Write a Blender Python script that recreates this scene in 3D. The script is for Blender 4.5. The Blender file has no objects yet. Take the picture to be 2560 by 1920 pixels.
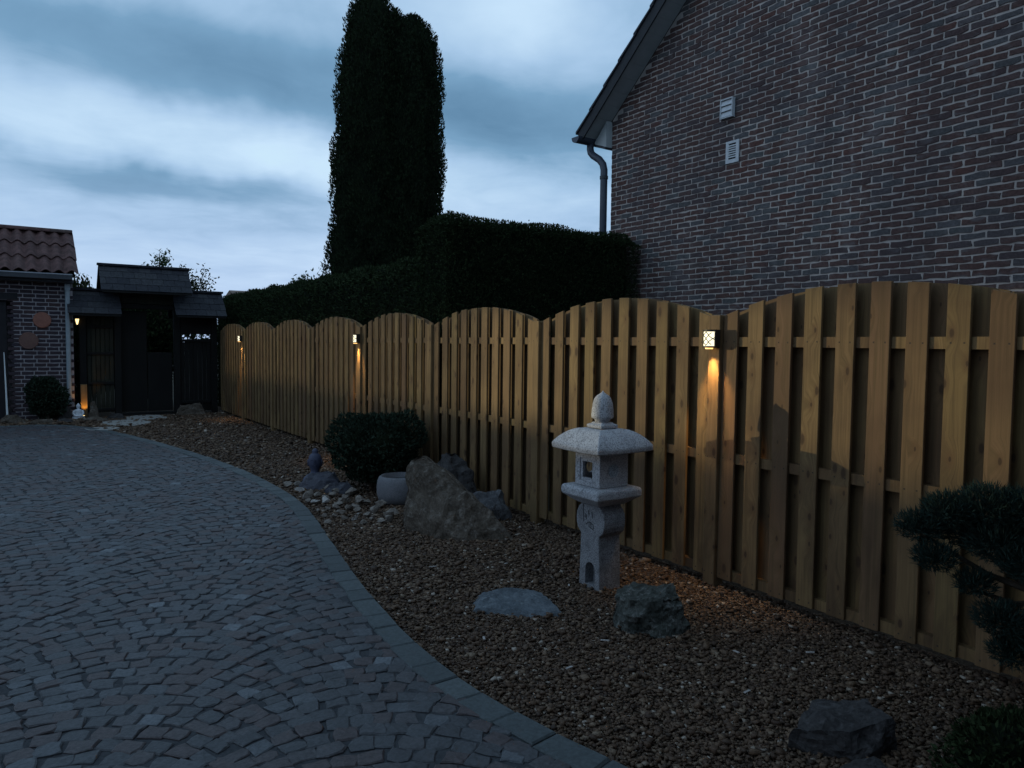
import bpy, bmesh, math, random
import numpy as np
from mathutils import Vector, Matrix, noise

R = math.radians
random.seed(7)
rng = np.random.default_rng(7)
sc = bpy.context.scene
C = sc.collection

# ------------------------------------------------------------------ camera
PITCH, ROLL, HEIGHT, YAW = 0.05353, 0.012, 1.5035, 0.59599
fw = Vector((math.sin(YAW)*math.cos(PITCH), math.cos(YAW)*math.cos(PITCH), -math.sin(PITCH)))
r0 = Vector((math.cos(YAW), -math.sin(YAW), 0))
u0 = r0.cross(fw)
rt = r0*math.cos(ROLL) + u0*math.sin(ROLL)
up = u0*math.cos(ROLL) - r0*math.sin(ROLL)
cam_data = bpy.data.cameras.new("camera")
cam = bpy.data.objects.new("camera", cam_data)
C.objects.link(cam)
cam_data.sensor_width = 36.0
cam_data.lens = 1850/2560*36
cam_data.clip_end = 2000
M3 = Matrix((rt, up, -fw)).transposed()
cam.matrix_world = Matrix.Translation((0, 0, HEIGHT)) @ M3.to_4x4()
sc.camera = cam

# ------------------------------------------------------------------ node helper
class NG:
    def __init__(s, tree):
        s.t = tree; s.n = tree.nodes; s.l = tree.links
    def new(s, typ, **kw):
        n = s.n.new(typ)
        for k, v in kw.items(): setattr(n, k, v)
        return n
    def put(s, sock, v):
        if v is None: return
        if hasattr(v, 'is_output') or isinstance(v, bpy.types.NodeSocket): s.l.new(v, sock)
        else: sock.default_value = v
    def math(s, op, a, b=None, c=None, clamp=False):
        n = s.new('ShaderNodeMath', operation=op, use_clamp=clamp)
        for i, v in enumerate((a, b, c)): s.put(n.inputs[i], v)
        return n.outputs[0]
    def vmath(s, op, a, b=None):
        n = s.new('ShaderNodeVectorMath', operation=op)
        s.put(n.inputs[0], a); s.put(n.inputs[1], b)
        return n.outputs[0]
    def mix(s, f, a, b, mode='MIX'):
        n = s.new('ShaderNodeMix', data_type='RGBA', blend_type=mode)
        n.clamp_factor = True
        s.put(n.inputs[0], f)
        for i, v in ((6, a), (7, b)):
            if isinstance(v, tuple): v = (v[0], v[1], v[2], 1)
            s.put(n.inputs[i], v)
        return n.outputs[2]
    def ramp(s, f, stops):
        n = s.new('ShaderNodeValToRGB')
        el = n.color_ramp.elements
        while len(el) < len(stops): el.new(0.5)
        for e, (p, c) in zip(el, stops):
            e.position = p
            e.color = (c, c, c, 1) if not isinstance(c, tuple) else (c[0], c[1], c[2], 1)
        s.put(n.inputs[0], f)
        return n.outputs[0]
    def noise(s, vec, scale=5, detail=3, rough=.55, dist=0):
        n = s.new('ShaderNodeTexNoise')
        s.put(n.inputs['Vector'], vec)
        n.inputs['Scale'].default_value = scale; n.inputs['Detail'].default_value = detail
        n.inputs['Roughness'].default_value = rough; n.inputs['Distortion'].default_value = dist
        return n.outputs['Fac']
    def vor(s, vec, scale=5, out='Distance', rnd=1.0):
        n = s.new('ShaderNodeTexVoronoi', voronoi_dimensions='2D')
        s.put(n.inputs['Vector'], vec)
        n.inputs['Scale'].default_value = scale; n.inputs['Randomness'].default_value = rnd
        return n.outputs[out]

# ------------------------------------------------------------------ world: dusk sky under broken cloud
world = bpy.data.worlds.new("World"); sc.world = world
world.use_nodes = True
g = NG(world.node_tree); g.n.clear()
SKY_STRENGTH = 0.1
tc = g.new('ShaderNodeTexCoord')
d = tc.outputs['Generated']
sep = g.new('ShaderNodeSeparateXYZ'); g.l.new(d, sep.inputs[0])
dx, dy, dz = sep.outputs
az = g.math('MULTIPLY', g.math('ARCTAN2', dx, dy), 57.2958)
el = g.math('MULTIPLY', g.math('ARCSINE', dz), 57.2958)
# cloud deck seen in perspective
zz = g.math('ADD', g.math('MAXIMUM', dz, 0.0), 0.10)
cmb = g.new('ShaderNodeCombineXYZ')
g.l.new(g.math('DIVIDE', dx, zz), cmb.inputs[0]); g.l.new(g.math('DIVIDE', dy, zz), cmb.inputs[1])
cv = cmb.outputs[0]
n1 = g.noise(cv, 0.75, 6, .55, .4)
n2 = g.noise(cv, 2.6, 5, .6, .6)
n3 = g.noise(cv, 0.3, 2, .5)
# warp for the individual cloud banks
wz = g.math('MULTIPLY', g.math('SUBTRACT', g.noise(d, 5, 4, .55), .5), 5.0)
wa = g.math('MULTIPLY', g.math('SUBTRACT', g.noise(d, 3.1, 3, .5), .5), 16.0)
elw = g.math('ADD', el, wz); azw = g.math('ADD', az, wa)
def bank(a0, e0, sa, se, amp, tilt=0.0):
    da = g.math('SUBTRACT', azw, a0)
    de = g.math('SUBTRACT', elw, g.math('ADD', g.math('MULTIPLY', da, tilt), e0))
    q = g.math('ADD', g.math('POWER', g.math('ABSOLUTE', g.math('DIVIDE', da, sa)), 2.0),
               g.math('POWER', g.math('ABSOLUTE', g.math('DIVIDE', de, se)), 2.4))
    return g.math('MULTIPLY', g.math('EXPONENT', g.math('MULTIPLY', q, -1.0)), amp)
v = g.math('ADD', g.math('MULTIPLY', g.math('SUBTRACT', n1, .5), 0.75), .50)
v = g.math('ADD', v, g.math('MULTIPLY', g.math('SUBTRACT', n2, .5), 0.30))
v = g.math('ADD', v, g.math('MULTIPLY', g.math('SUBTRACT', n3, .5), 0.35))
for b in ((12, 18.6, 15, 3.1, -.36, -.10), (33, 16.6, 9, 2.6, -.26, -.10), (17, 13.6, 9, 2.6, .40, -.05),
          (2, 14.0, 8, 2.0, .20, 0), (9, 10.9, 9, 1.1, -.33, -.06), (34, 24, 8, 3.6, .36, 0),
          (30, 11.5, 12, 2.6, .10, 0), (7, 24, 12, 2.5, .08, 0), (14, 4.5, 30, 3.0, .20, 0)):
    v = g.math('ADD', v, bank(*b))
col = g.ramp(v, [(0.0, (.125, .26, .42)), (.30, (.205, .385, .585)), (.55, (.42, .62, .86)),
                 (.80, (.62, .83, 1.04)), (1.0, (.68, .92, 1.04))])
# cooler-lilac low down
low = g.math('SUBTRACT', 1.0, g.math('DIVIDE', g.math('MAXIMUM', el, 0.0), 12.0), clamp=True)
col = g.mix(g.math('MULTIPLY', low, .55), col, (.56, .68, .98))
# below the horizon: dark land, so nothing bright shines from under the ground
sky = g.new('ShaderNodeTexSky', sky_type='NISHITA')
sky.sun_disc = False
sky.sun_elevation = R(2.0); sky.sun_rotation = R(-70)
sky.air_density = 1.0; sky.dust_density = 1.5; sky.ozone_density = 3.0
cloud10 = g.vmath('SCALE', col); g.n[-1].inputs['Scale'].default_value = 1.0/SKY_STRENGTH
tot = g.mix(0.93, sky.outputs[0], cloud10)
bg = g.new('ShaderNodeBackground'); bg.inputs['Strength'].default_value = SKY_STRENGTH
g.l.new(tot, bg.inputs['Color'])
wo = g.new('ShaderNodeOutputWorld'); g.l.new(bg.outputs[0], wo.inputs[0])

# faint glow of the set sun (west, behind the camera's left)
sun_d = bpy.data.lights.new("sun", 'SUN'); sun_d.energy = 0.06; sun_d.angle = R(25); sun_d.color = (1, .86, .74)
sun = bpy.data.objects.new("sun", sun_d); C.objects.link(sun)
sun.rotation_euler = Vector((math.sin(R(-70))*math.cos(R(12)), math.cos(R(-70))*math.cos(R(12)), math.sin(R(12)))).to_track_quat('Z', 'Y').to_euler()

# warm lamp inferred from the fence light, inside the added room (built further down)
lamp_d = bpy.data.lights.new("room_lamp", 'POINT')
lamp_d.energy = 7200; lamp_d.color = (1, .86, .50); lamp_d.shadow_soft_size = .04
lamp_o = bpy.data.objects.new("room_lamp", lamp_d); C.objects.link(lamp_o)
lamp_o.location = (-7.0, 16.6, 1.90)

sc.view_settings.view_transform = 'Standard'
try: sc.view_settings.look = 'None'
except Exception: pass
sc.view_settings.exposure = 0.0
sc.view_settings.gamma = 1.0
sc.view_settings.use_curve_mapping = False
sc.cycles.max_bounces = 6
sc.cycles.diffuse_bounces = 3
sc.cycles.sample_clamp_indirect = 3
sc.cycles.use_denoising = True

# ------------------------------------------------------------------ materials
def base_mat(name, rough=.8, spec=.3):
    m = bpy.data.materials.new(name); m.use_nodes = True
    G = NG(m.node_tree); b = G.n['Principled BSDF']
    b.inputs['Roughness'].default_value = rough
    b.inputs['Specular IOR Level'].default_value = spec
    return m, G, b
def bump(G, b, h, strength=.4, dist=.01):
    n = G.new('ShaderNodeBump'); n.inputs['Strength'].default_value = strength; n.inputs['Distance'].default_value = dist
    G.l.new(h, n.inputs['Height']); G.l.new(n.outputs[0], b.inputs['Normal'])
def pos(G): return G.new('ShaderNodeNewGeometry').outputs['Position']
def tint(G):
    a = G.new('ShaderNodeAttribute'); a.attribute_name = 'tint'; return a.outputs['Fac']

def psep_z(G, v):
    n = G.new('ShaderNodeSeparateXYZ'); G.l.new(v, n.inputs[0]); return n.outputs[2]
def mat_wood(name, cols, knots=True, dark=1.0):
    m, G, b = base_mat(name, .75, .25)
    oi = G.new('ShaderNodeObjectInfo'); rnd = oi.outputs['Random']
    tcn = G.new('ShaderNodeTexCoord').outputs['Object']
    off = G.new('ShaderNodeCombineXYZ')
    G.l.new(G.math('MULTIPLY', rnd, 37.0), off.inputs[1]); G.l.new(G.math('MULTIPLY', rnd, 91.0), off.inputs[2])
    p = G.vmath('ADD', tcn, off.outputs[0])
    pg = G.vmath('MULTIPLY', p, (40, 55, 1.3))
    # distort grain round the knots
    psep = G.new('ShaderNodeSeparateXYZ'); G.l.new(p, psep.inputs[0])
    kcm = G.new('ShaderNodeCombineXYZ')
    G.l.new(G.math('MULTIPLY', psep.outputs[1], 9.0), kcm.inputs[0]); G.l.new(G.math('MULTIPLY', psep.outputs[2], 4.2), kcm.inputs[1])
    kp = kcm.outputs[0]
    kd = G.vor(kp, 1.0, 'Distance'); kc = G.vor(kp, 1.0, 'Color')
    ks = G.new('ShaderNodeSeparateColor'); G.l.new(kc, ks.inputs[0])
    on = G.math('GREATER_THAN', ks.outputs[0], .35)
    warp = G.math('MULTIPLY', G.ramp(kd, [(0, 1.0), (.45, 0.0)]), on)
    pw = G.new('ShaderNodeCombineXYZ'); G.l.new(G.math('MULTIPLY', warp, 2.6), pw.inputs[1])
    gr = G.noise(G.vmath('ADD', pg, pw.outputs[0]), 1.0, 5, .6, .3)
    big = G.noise(p, 2.2, 3, .5)
    c = G.ramp(rnd, [(0, cols[0]), (.4, cols[1]), (.7, cols[2]), (1.0, cols[3])])
    c = G.mix(G.ramp(gr, [(.30, .9), (.60, 0.0)]), c, tuple(x*.42 for x in cols[1]))
    c = G.mix(G.ramp(big, [(.35, .6), (.62, 0)]), c, tuple(x*.55 for x in cols[2]))
    damp = G.math('MULTIPLY', G.ramp(G.noise(G.vmath('MULTIPLY', p, (3, 6, 1.6)), 1.0, 4, .6, .5), [(.46, 0), (.66, 1.0)]), G.ramp(psep_z(G, tcn), [(.15, .75), (1.0, .25)]))
    c = G.mix(damp, c, tuple(x*.40 for x in cols[2]))
    if knots:
        halo = G.math('MULTIPLY', G.ramp(G.math('ADD', kd, G.math('MULTIPLY', G.math('SUBTRACT', big, .5), .22)), [(.10, .85), (.27, 0.0)]), on)
        ksz = G.math('ADD', G.math('MULTIPLY', ks.outputs[1], 1.5), .65)
        kd2 = G.math('MULTIPLY', G.math('ADD', kd, G.math('MULTIPLY', G.math('SUBTRACT', gr, .5), .07)), ksz)
        core = G.math('MULTIPLY', G.ramp(kd2, [(.075, .9), (.125, 0.0)]), on)
        c = G.mix(G.math('MULTIPLY', halo, .85), c, (.125*dark, .070*dark, .032*dark))
        c = G.mix(core, c, (.06*dark, .034*dark, .018*dark))
        os_ = G.new('ShaderNodeSeparateXYZ'); G.l.new(tcn, os_.inputs[0])
        ny_ = G.math('LESS_THAN', G.math('ABSOLUTE', G.math('SUBTRACT', G.math('ABSOLUTE', os_.outputs[1]), .030)), .0042)
        for zn in (.085, .815, 1.535):
            nz_ = G.math('LESS_THAN', G.math('ABSOLUTE', G.math('SUBTRACT', os_.outputs[2], zn)), .0042)
            c = G.mix(G.math('MULTIPLY', G.math('MULTIPLY', ny_, nz_), .8), c, (.03, .026, .022))
    G.l.new(c, b.inputs['Base Color'])
    bump(G, b, gr, .25, .004)
    return m

M = {}
M['pine'] = mat_wood('pine', [(.195, .115, .054), (.25, .162, .070), (.172, .096, .052), (.22, .150, .056)])
M['pine_post'] = mat_wood('pine_post', [(.23, .145, .066), (.25, .158, .070), (.22, .135, .066), (.215, .142, .06)])
M['gate_wood'] = mat_wood('gate_wood', [(.009, .008, .007), (.010, .009, .008), (.008, .008, .0075), (.011, .009, .008)], False)
M['screen_wood'] = mat_wood('screen_wood', [(.030, .029, .019), (.036, .034, .021), (.027, .027, .018), (.033, .031, .018)], False)

def mat_stone(name, c0, c1, c2, scale=6, fine=160, rough=.85, bstr=.5, bdist=.01, speck=.35, detail=6):
    m, G, b = base_mat(name, rough, .3)
    P = pos(G)
    a = G.noise(P, scale, detail, .6, .5); f = G.noise(P, fine, 2, .6); w = G.noise(P, scale*3.3, 4, .6, .8)
    c = G.mix(G.ramp(a, [(.35, 0), (.62, 1.0)]), c0, c1)
    c = G.mix(G.ramp(w, [(.52, 0), (.68, .9)]), c, c2)
    c = G.mix(G.ramp(f, [(.38, speck), (.55, 0)]), c, tuple(x*.35 for x in c0))
    G.l.new(c, b.inputs['Base Color'])
    bump(G, b, G.math('ADD', G.math('MULTIPLY', a, 1.0), G.math('MULTIPLY', f, .25)), bstr, bdist)
    return m
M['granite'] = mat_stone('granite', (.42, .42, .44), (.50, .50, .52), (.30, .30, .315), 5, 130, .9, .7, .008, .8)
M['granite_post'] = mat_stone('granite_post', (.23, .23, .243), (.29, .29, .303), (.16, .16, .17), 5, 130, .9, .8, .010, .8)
M['groove_shade'] = base_mat('groove_shade', .95, .1)[0]; M['groove_shade'].node_tree.nodes['Principled BSDF'].inputs['Base Color'].default_value = (.075, .075, .08, 1)
M['basin'] = mat_stone('basin', (.15, .15, .163), (.18, .178, .19), (.13, .13, .14), 6, 150, .85, .3, .006, .4)
M['rock_brown'] = mat_stone('rock_brown', (.060, .046, .034), (.105, .083, .064), (.165, .142, .12), 5, 60, .9, .9, .03, .4)
M['rock_dark'] = mat_stone('rock_dark', (.032, .029, .029), (.05, .046, .045), (.075, .07, .07), 5, 60, .9, .8, .03, .4)
M['rock_grey'] = mat_stone('rock_grey', (.055, .055, .06), (.085, .085, .09), (.14, .14, .145), 6, 60, .85, .8, .02, .4)
M['rock_moss'] = mat_stone('rock_moss', (.045, .050, .043), (.068, .072, .064), (.17, .17, .158), 7, 50, .9, .9, .03, .4)
M['slab'] = mat_stone('slab', (.055, .067, .078), (.105, .122, .138), (.165, .185, .20), 6, 90, .75, .5, .012, .3)
M['slate'] = mat_stone('slate', (.045, .045, .058), (.062, .062, .08), (.09, .09, .105), 6, 90, .7, .5, .012, .3)
M['statue_blue'] = mat_stone('statue_blue', (.055, .060, .10), (.07, .076, .12), (.085, .09, .14), 12, 120, .6, .2, .004, .2)
M['statue_white'] = mat_stone('statue_white', (.62, .64, .68), (.70, .72, .75), (.55, .57, .60), 12, 120, .7, .2, .004, .2)
M['pebble_pale'] = mat_stone('pebble_pale', (.34, .315, .29), (.44, .41, .385), (.52, .50, .48), 18, 120, .85, .5, .006, .3)
M['pebble_tan'] = mat_stone('pebble_tan', (.16, .135, .115), (.21, .18, .155), (.26, .23, .20), 18, 120, .85, .5, .006, .3)
M['flag'] = mat_stone('flag', (.25, .24, .22), (.30, .29, .27), (.22, .21, .20), 6, 90, .8, .3, .01, .3)

def mat_tint(name, stops, rough=.8, spec=.3, nscale=40, namt=.5, bstr=.4, bdist=.004, smudge=None):
    m, G, b = base_mat(name, rough, spec)
    P = pos(G)
    t = tint(G)
    c = G.ramp(t, stops)
    n = G.noise(P, nscale, 4, .65)
    c = G.mix(G.math('MULTIPLY', G.ramp(n, [(.35, 1.0), (.65, 0)]), namt), c, (0, 0, 0), 'MIX')
    if smudge:
        s = G.noise(G.vmath('MULTIPLY', P, (8, 8, 14)), 1.0, 4, .6, .6)
        c = G.mix(G.ramp(s, [(.54, 0), (.72, .7)]), c, smudge)
    if smudge:
        w = G.noise(G.vmath('MULTIPLY', P, (1, 1.2, .55)), 1.3, 4, .6, .6)
        c = G.mix(G.ramp(w, [(.36, .4), (.58, 0)]), c, (.055, .042, .045))
        c = G.mix(G.ramp(w, [(.58, 0), (.72, .3)]), c, (.23, .20, .20))
    G.l.new(c, b.inputs['Base Color'])
    bump(G, b, n, bstr, bdist)
    return m
M['brick'] = mat_tint('brick', [(0, (.135, .074, .064)), (.35, (.145, .090, .082)), (.6, (.10, .066, .066)), (.78, (.13, .122, .128)), (.90, (.122, .122, .120)), (1.0, (.15, .068, .056))],
                      .9, .2, 60, .45, .6, .004, (.17, .158, .162))
M['garage_brick'] = mat_tint('garage_brick', [(0, (.062, .045, .052)), (.5, (.052, .042, .055)), (1.0, (.078, .05, .052))], .9, .2, 60, .4, .6, .004)
M['sett'] = mat_tint('sett', [(0, (.058, .058, .064)), (.30, (.068, .071, .078)), (.50, (.080, .060, .060)), (.68, (.070, .052, .053)), (.82, (.078, .083, .092)), (.93, (.105, .113, .125)), (1.0, (.155, .168, .185))],
                     .55, .45, 70, .5, .6, .004)
M['kerb'] = mat_tint('kerb', [(0, (.062, .074, .078)), (.5, (.078, .094, .098)), (1.0, (.100, .117, .120))], .65, .4, 60, .4, .5, .003)
M['gravel'] = mat_tint('gravel', [(0, (.038, .021, .012)), (.25, (.082, .045, .025)), (.5, (.122, .071, .040)), (.72, (.165, .105, .063)), (.88, (.215, .155, .105)), (1.0, (.42, .36, .30))],
                       .7, .4, 90, .35, .3, .002)

def mat_noise(name, c0, c1, scale, rough=.9, spec=.2, bstr=.5, bdist=.01, detail=5):
    m, G, b = base_mat(name, rough, spec)
    n = G.noise(pos(G), scale, detail, .6)
    G.l.new(G.mix(G.ramp(n, [(.35, 0), (.65, 1.0)]), c0, c1), b.inputs['Base Color'])
    bump(G, b, n, bstr, bdist)
    return m
def mat_mortar():
    m, G, b = base_mat('mortar', .95, .1); P = pos(G)
    n = G.noise(P, 12, 5, .65); w = G.noise(G.vmath('MULTIPLY', P, (1, 1.2, .55)), 1.3, 4, .6, .6)
    c = G.mix(G.ramp(n, [(.3, 0), (.65, 1.0)]), (.45, .395, .36), (.55, .49, .45))
    c = G.mix(G.ramp(w, [(.36, .5), (.58, 0)]), c, (.26, .235, .23))
    G.l.new(c, b.inputs['Base Color']); bump(G, b, n, .6, .005); return m
M['mortar'] = mat_mortar()
M['garage_mortar'] = mat_noise('garage_mortar', (.30, .27, .28), (.38, .345, .355), 9, .95, .1, .5, .004)
M['soil'] = mat_noise('soil', (.030, .026, .02), (.05, .045, .03), 3, .95, .1, .6, .03)
M['joint'] = mat_noise('joint', (.044, .046, .050), (.068, .070, .075), 60, .95, .1, .6, .006)
M['gravel_base'] = mat_noise('gravel_base', (.035, .025, .018), (.11, .08, .056), 55, .95, .1, 1.0, .02)
M['dark_metal'] = mat_noise('dark_metal', (.016, .012, .011), (.024, .018, .016), 40, .5, .4, .1, .002)
M['zinc'] = mat_noise('zinc', (.035, .045, .068), (.05, .06, .085), 4, .45, .5, .1, .004)
M['zinc_pale'] = mat_noise('zinc_pale', (.24, .28, .31), (.31, .35, .38), 9, .55, .4, .1, .004)
M['gutter_dark'] = mat_noise('gutter_dark', (.03, .034, .042), (.045, .05, .06), 9, .5, .4, .1, .004)
M['gutter_lip'] = mat_noise('gutter_lip', (.24, .25, .28), (.32, .33, .36), 9, .5, .4, .1, .004)
M['soffit'] = mat_noise('soffit', (.40, .43, .43), (.46, .49, .49), 6, .7, .3, .2, .004)
M['bargeboard'] = mat_noise('bargeboard', (.018, .020, .024), (.026, .028, .033), 9, .6, .3, .2, .004)
M['roof_tile'] = mat_noise('roof_tile', (.035, .036, .045), (.06, .06, .07), 12, .7, .3, .4, .006)
M['pantile'] = mat_tint('pantile', [(0, (.105, .054, .050)), (.5, (.128, .066, .060)), (1.0, (.085, .056, .050))], .85, .25, 9, .55, .5, .006)
M['shingle'] = mat_tint('shingle', [(0, (.026, .027, .035)), (.5, (.033, .034, .042)), (1.0, (.048, .049, .055))], .8, .25, 25, .5, .5, .006)
M['vent'] = mat_noise('vent', (.50, .52, .54), (.58, .60, .62), 20, .5, .4, .1, .002)
M['vent_dark'] = mat_noise('vent_dark', (.02, .022, .026), (.03, .032, .036), 20, .8, .2, .1, .002)
M['terracotta'] = mat_noise('terracotta', (.24, .105, .080), (.30, .135, .10), 15, .85, .2, .3, .004)
M['terracotta_dark'] = mat_noise('terracotta_dark', (.135, .078, .068), (.18, .098, .08), 15, .85, .2, .3, .004)
M['door_dark'] = mat_noise('door_dark', (.012, .011, .014), (.018, .016, .02), 5, .6, .3, .2, .004)
M['white_paint'] = mat_noise('white_paint', (.72, .76, .76), (.80, .83, .83), 20, .5, .4, .1, .002)
M['bark'] = mat_noise('bark', (.05, .04, .03), (.09, .072, .055), 20, .95, .1, .8, .02)
M['far_wall'] = mat_noise('far_wall', (.25, .22, .2), (.30, .27, .25), 3)
M['far_roof'] = mat_noise('far_roof', (.15, .11, .09), (.2, .15, .12), 3)

def mat_leaf(name, c0, c1, rough=.7):
    m, G, b = base_mat(name, .9, .08)
    G.l.new(G.ramp(tint(G), [(0, c0), (1.0, c1)]), b.inputs['Base Color'])
    return m
M['thuja'] = mat_leaf('thuja', (.009, .015, .008), (.022, .034, .015))
M['hedge'] = mat_leaf('hedge', (.013, .021, .009), (.030, .044, .018))
M['azalea'] = mat_leaf('azalea', (.013, .022, .015), (.030, .046, .030))
M['shrub'] = mat_leaf('shrub', (.030, .055, .025), (.060, .10, .05))
M['pine_needle'] = mat_leaf('pine_needle', (.012, .022, .018), (.028, .050, .042))
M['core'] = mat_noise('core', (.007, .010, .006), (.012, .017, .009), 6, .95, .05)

def mat_emit(name, col, s):
    m = bpy.data.materials.new(name); m.use_nodes = True
    b = m.node_tree.nodes['Principled BSDF']
    b.inputs['Base Color'].default_value = (.8, .75, .6, 1)
    b.inputs['Emission Color'].default_value = (*col, 1); b.inputs['Emission Strength'].default_value = s
    return m
M['lamp_glass'] = mat_emit('lamp_glass', (1, .90, .62), 1.35)
M['lamp_lens'] = mat_emit('lamp_lens', (1, .55, .16), 2.0)
M['small_glow'] = mat_emit('small_glow', (1, .72, .32), 2.2)

# ------------------------------------------------------------------ geometry helpers
class MB:
    def __init__(s): s.v = []; s.f = []; s.t = []
    def add(s, verts, faces, t=0.0):
        o = len(s.v); s.v += [tuple(p) for p in verts]
        for f in faces: s.f.append([i+o for i in f]); s.t.append(t)
    def box(s, x0, x1, y0, y1, z0, z1, t=0.0, m=None):
        vs = [(x, y, z) for z in (z0, z1) for y in (y0, y1) for x in (x0, x1)]
        if m is not None: vs = [m @ Vector(p) for p in vs]
        s.add(vs, [(0, 2, 3, 1), (4, 5, 7, 6), (0, 1, 5, 4), (2, 6, 7, 3), (0, 4, 6, 2), (1, 3, 7, 5)], t)
    def prism(s, poly, axis, a0, a1, t=0.0):
        """poly: 2-D points in the plane across axis ('x': (y,z), 'y': (x,z), 'z': (x,y))"""
        def P(p, a): return {'x': (a, p[0], p[1]), 'y': (p[0], a, p[1]), 'z': (p[0], p[1], a)}[axis]
        n = len(poly)
        s.add([P(p, a0) for p in poly]+[P(p, a1) for p in poly],
              [list(range(n))[::-1], list(range(n, 2*n))]+[(i, (i+1) % n, n+(i+1) % n, n+i) for i in range(n)], t)
    def lathe(s, prof, cx=0, cy=0, n=20, sx=1, sy=1, t=0.0):
        vs = []
        for (r, z) in prof:
            for i in range(n):
                a = 2*math.pi*i/n; vs.append((cx+r*math.cos(a)*sx, cy+r*math.sin(a)*sy, z))
        fs = []
        for j in range(len(prof)-1):
            for i in range(n):
                fs.append((j*n+i, j*n+(i+1) % n, (j+1)*n+(i+1) % n, (j+1)*n+i))
        fs.append(list(range(n))[::-1]); fs.append([(len(prof)-1)*n+i for i in range(n)])
        s.add(vs, fs, t)
    def tube(s, pts, rad, n=10, t=0.0):
        rad = rad if isinstance(rad, (list, tuple)) else [rad]*len(pts)
        pts = [Vector(p) for p in pts]; vs = []; fs = []
        prev = None
        for i, p in enumerate(pts):
            tg = (pts[min(i+1, len(pts)-1)]-pts[max(i-1, 0)]).normalized()
            ref = prev if prev is not None else (Vector((0, 0, 1)) if abs(tg.z) < .9 else Vector((1, 0, 0)))
            a = (ref-tg*ref.dot(tg)).normalized(); prev = a
            b = tg.cross(a)
            for k in range(n):
                w = 2*math.pi*k/n; vs.append(p+(a*math.cos(w)+b*math.sin(w))*rad[i])
        for j in range(len(pts)-1):
            for k in range(n): fs.append((j*n+k, j*n+(k+1) % n, (j+1)*n+(k+1) % n, (j+1)*n+k))
        fs.append(list(range(n))[::-1]); fs.append([(len(pts)-1)*n+k for k in range(n)])
        s.add(vs, fs, t)
    def mesh(s, name, smooth=False, mat=None):
        me = bpy.data.meshes.new(name); me.from_pydata(s.v, [], s.f)
        at = me.attributes.new('tint', 'FLOAT', 'FACE'); at.data.foreach_set('value', np.array(s.t, dtype=np.float32))
        bm = bmesh.new(); bm.from_mesh(me); bmesh.ops.recalc_face_normals(bm, faces=bm.faces[:]); bm.to_mesh(me); bm.free()
        if smooth: me.polygons.foreach_set('use_smooth', [True]*len(me.polygons))
        if mat: me.materials.append(M[mat] if isinstance(mat, str) else mat)
        return me
    def build(s, name, mat, parent=None, smooth=False, loc=(0, 0, 0)):
        return link(name, s.mesh(name, smooth, mat), parent, loc)

def link(name, me, parent=None, loc=(0, 0, 0), rot=(0, 0, 0), sc_=None):
    o = bpy.data.objects.new(name, me); C.objects.link(o)
    o.location = loc; o.rotation_euler = rot
    if sc_: o.scale = sc_
    if parent: o.parent = parent
    return o
def empty(name, loc=(0, 0, 0), rz=0):
    o = bpy.data.objects.new(name, None); C.objects.link(o); o.location = loc; o.rotation_euler = (0, 0, rz)
    o.empty_display_size = .1
    return o
def tag(o, label, cat, group=None):
    o['label'] = label; o['category'] = cat
    if group: o['group'] = group
    return o
def struct(o): o['kind'] = 'structure'; return o
def stuff(o): o['kind'] = 'stuff'; return o
def bevel(o, w, seg=2, ang=40):
    m = o.modifiers.new('b', 'BEVEL'); m.width = w; m.segments = seg; m.limit_method = 'ANGLE'; m.angle_limit = R(ang)
    return o
def copy_part(o, parent, loc=None):
    c = o.copy(); C.objects.link(c); c.parent = parent
    if loc is not None: c.location = loc
    return c

def np_mesh(name, V, F, T=None, mat=None, smooth=False):
    """V (n,3), F (m,k) uniform polygons"""
    me = bpy.data.meshes.new(name)
    n, m, k = len(V), len(F), F.shape[1]
    me.vertices.add(n); me.vertices.foreach_set('co', np.ascontiguousarray(V, dtype=np.float32).ravel())
    me.loops.add(m*k); me.loops.foreach_set('vertex_index', np.ascontiguousarray(F, dtype=np.int32).ravel())
    me.polygons.add(m); me.polygons.foreach_set('loop_start', np.arange(0, m*k, k, dtype=np.int32))
    if T is not None:
        at = me.attributes.new('tint', 'FLOAT', 'FACE'); at.data.foreach_set('value', np.asarray(T, dtype=np.float32))
    me.update(calc_edges=True)
    if smooth: me.polygons.foreach_set('use_smooth', [True]*m)
    if mat: me.materials.append(M[mat])
    return me

def rand_rot(n):
    q = rng.normal(size=(n, 4)); q /= np.linalg.norm(q, axis=1)[:, None]
    w, x, y, z = q.T
    return np.stack([1-2*(y*y+z*z), 2*(x*y-z*w), 2*(x*z+y*w), 2*(x*y+z*w), 1-2*(x*x+z*z), 2*(y*z-x*w),
                     2*(x*z-y*w), 2*(y*z+x*w), 1-2*(x*x+y*y)], 1).reshape(n, 3, 3)

def leaves(name, P, D, length, width, mat, parent=None, jit=.5, tints=None):
    """diamond leaves at points P growing along directions D"""
    n = len(P)
    D = D+rng.normal(size=(n, 3))*jit; D /= np.linalg.norm(D, axis=1)[:, None]+1e-9
    Rn = rng.normal(size=(n, 3)); S = np.cross(D, Rn); S /= np.linalg.norm(S, axis=1)[:, None]+1e-9
    L = length*(.6+.8*rng.random(n))[:, None]; W = width*(.6+.8*rng.random(n))[:, None]
    N_ = np.cross(D, S)
    a = P-D*L*.35; b_ = P+S*W*.5+N_*W*.15; c = P+D*L*.65; d_ = P-S*W*.5+N_*W*.15
    V = np.stack([a, b_, c, d_], 1).reshape(-1, 3)
    F = np.arange(4*n).reshape(n, 4)
    T = rng.random(n) if tints is None else tints
    return link(name, np_mesh(name, V, F, T, mat), parent)

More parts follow.
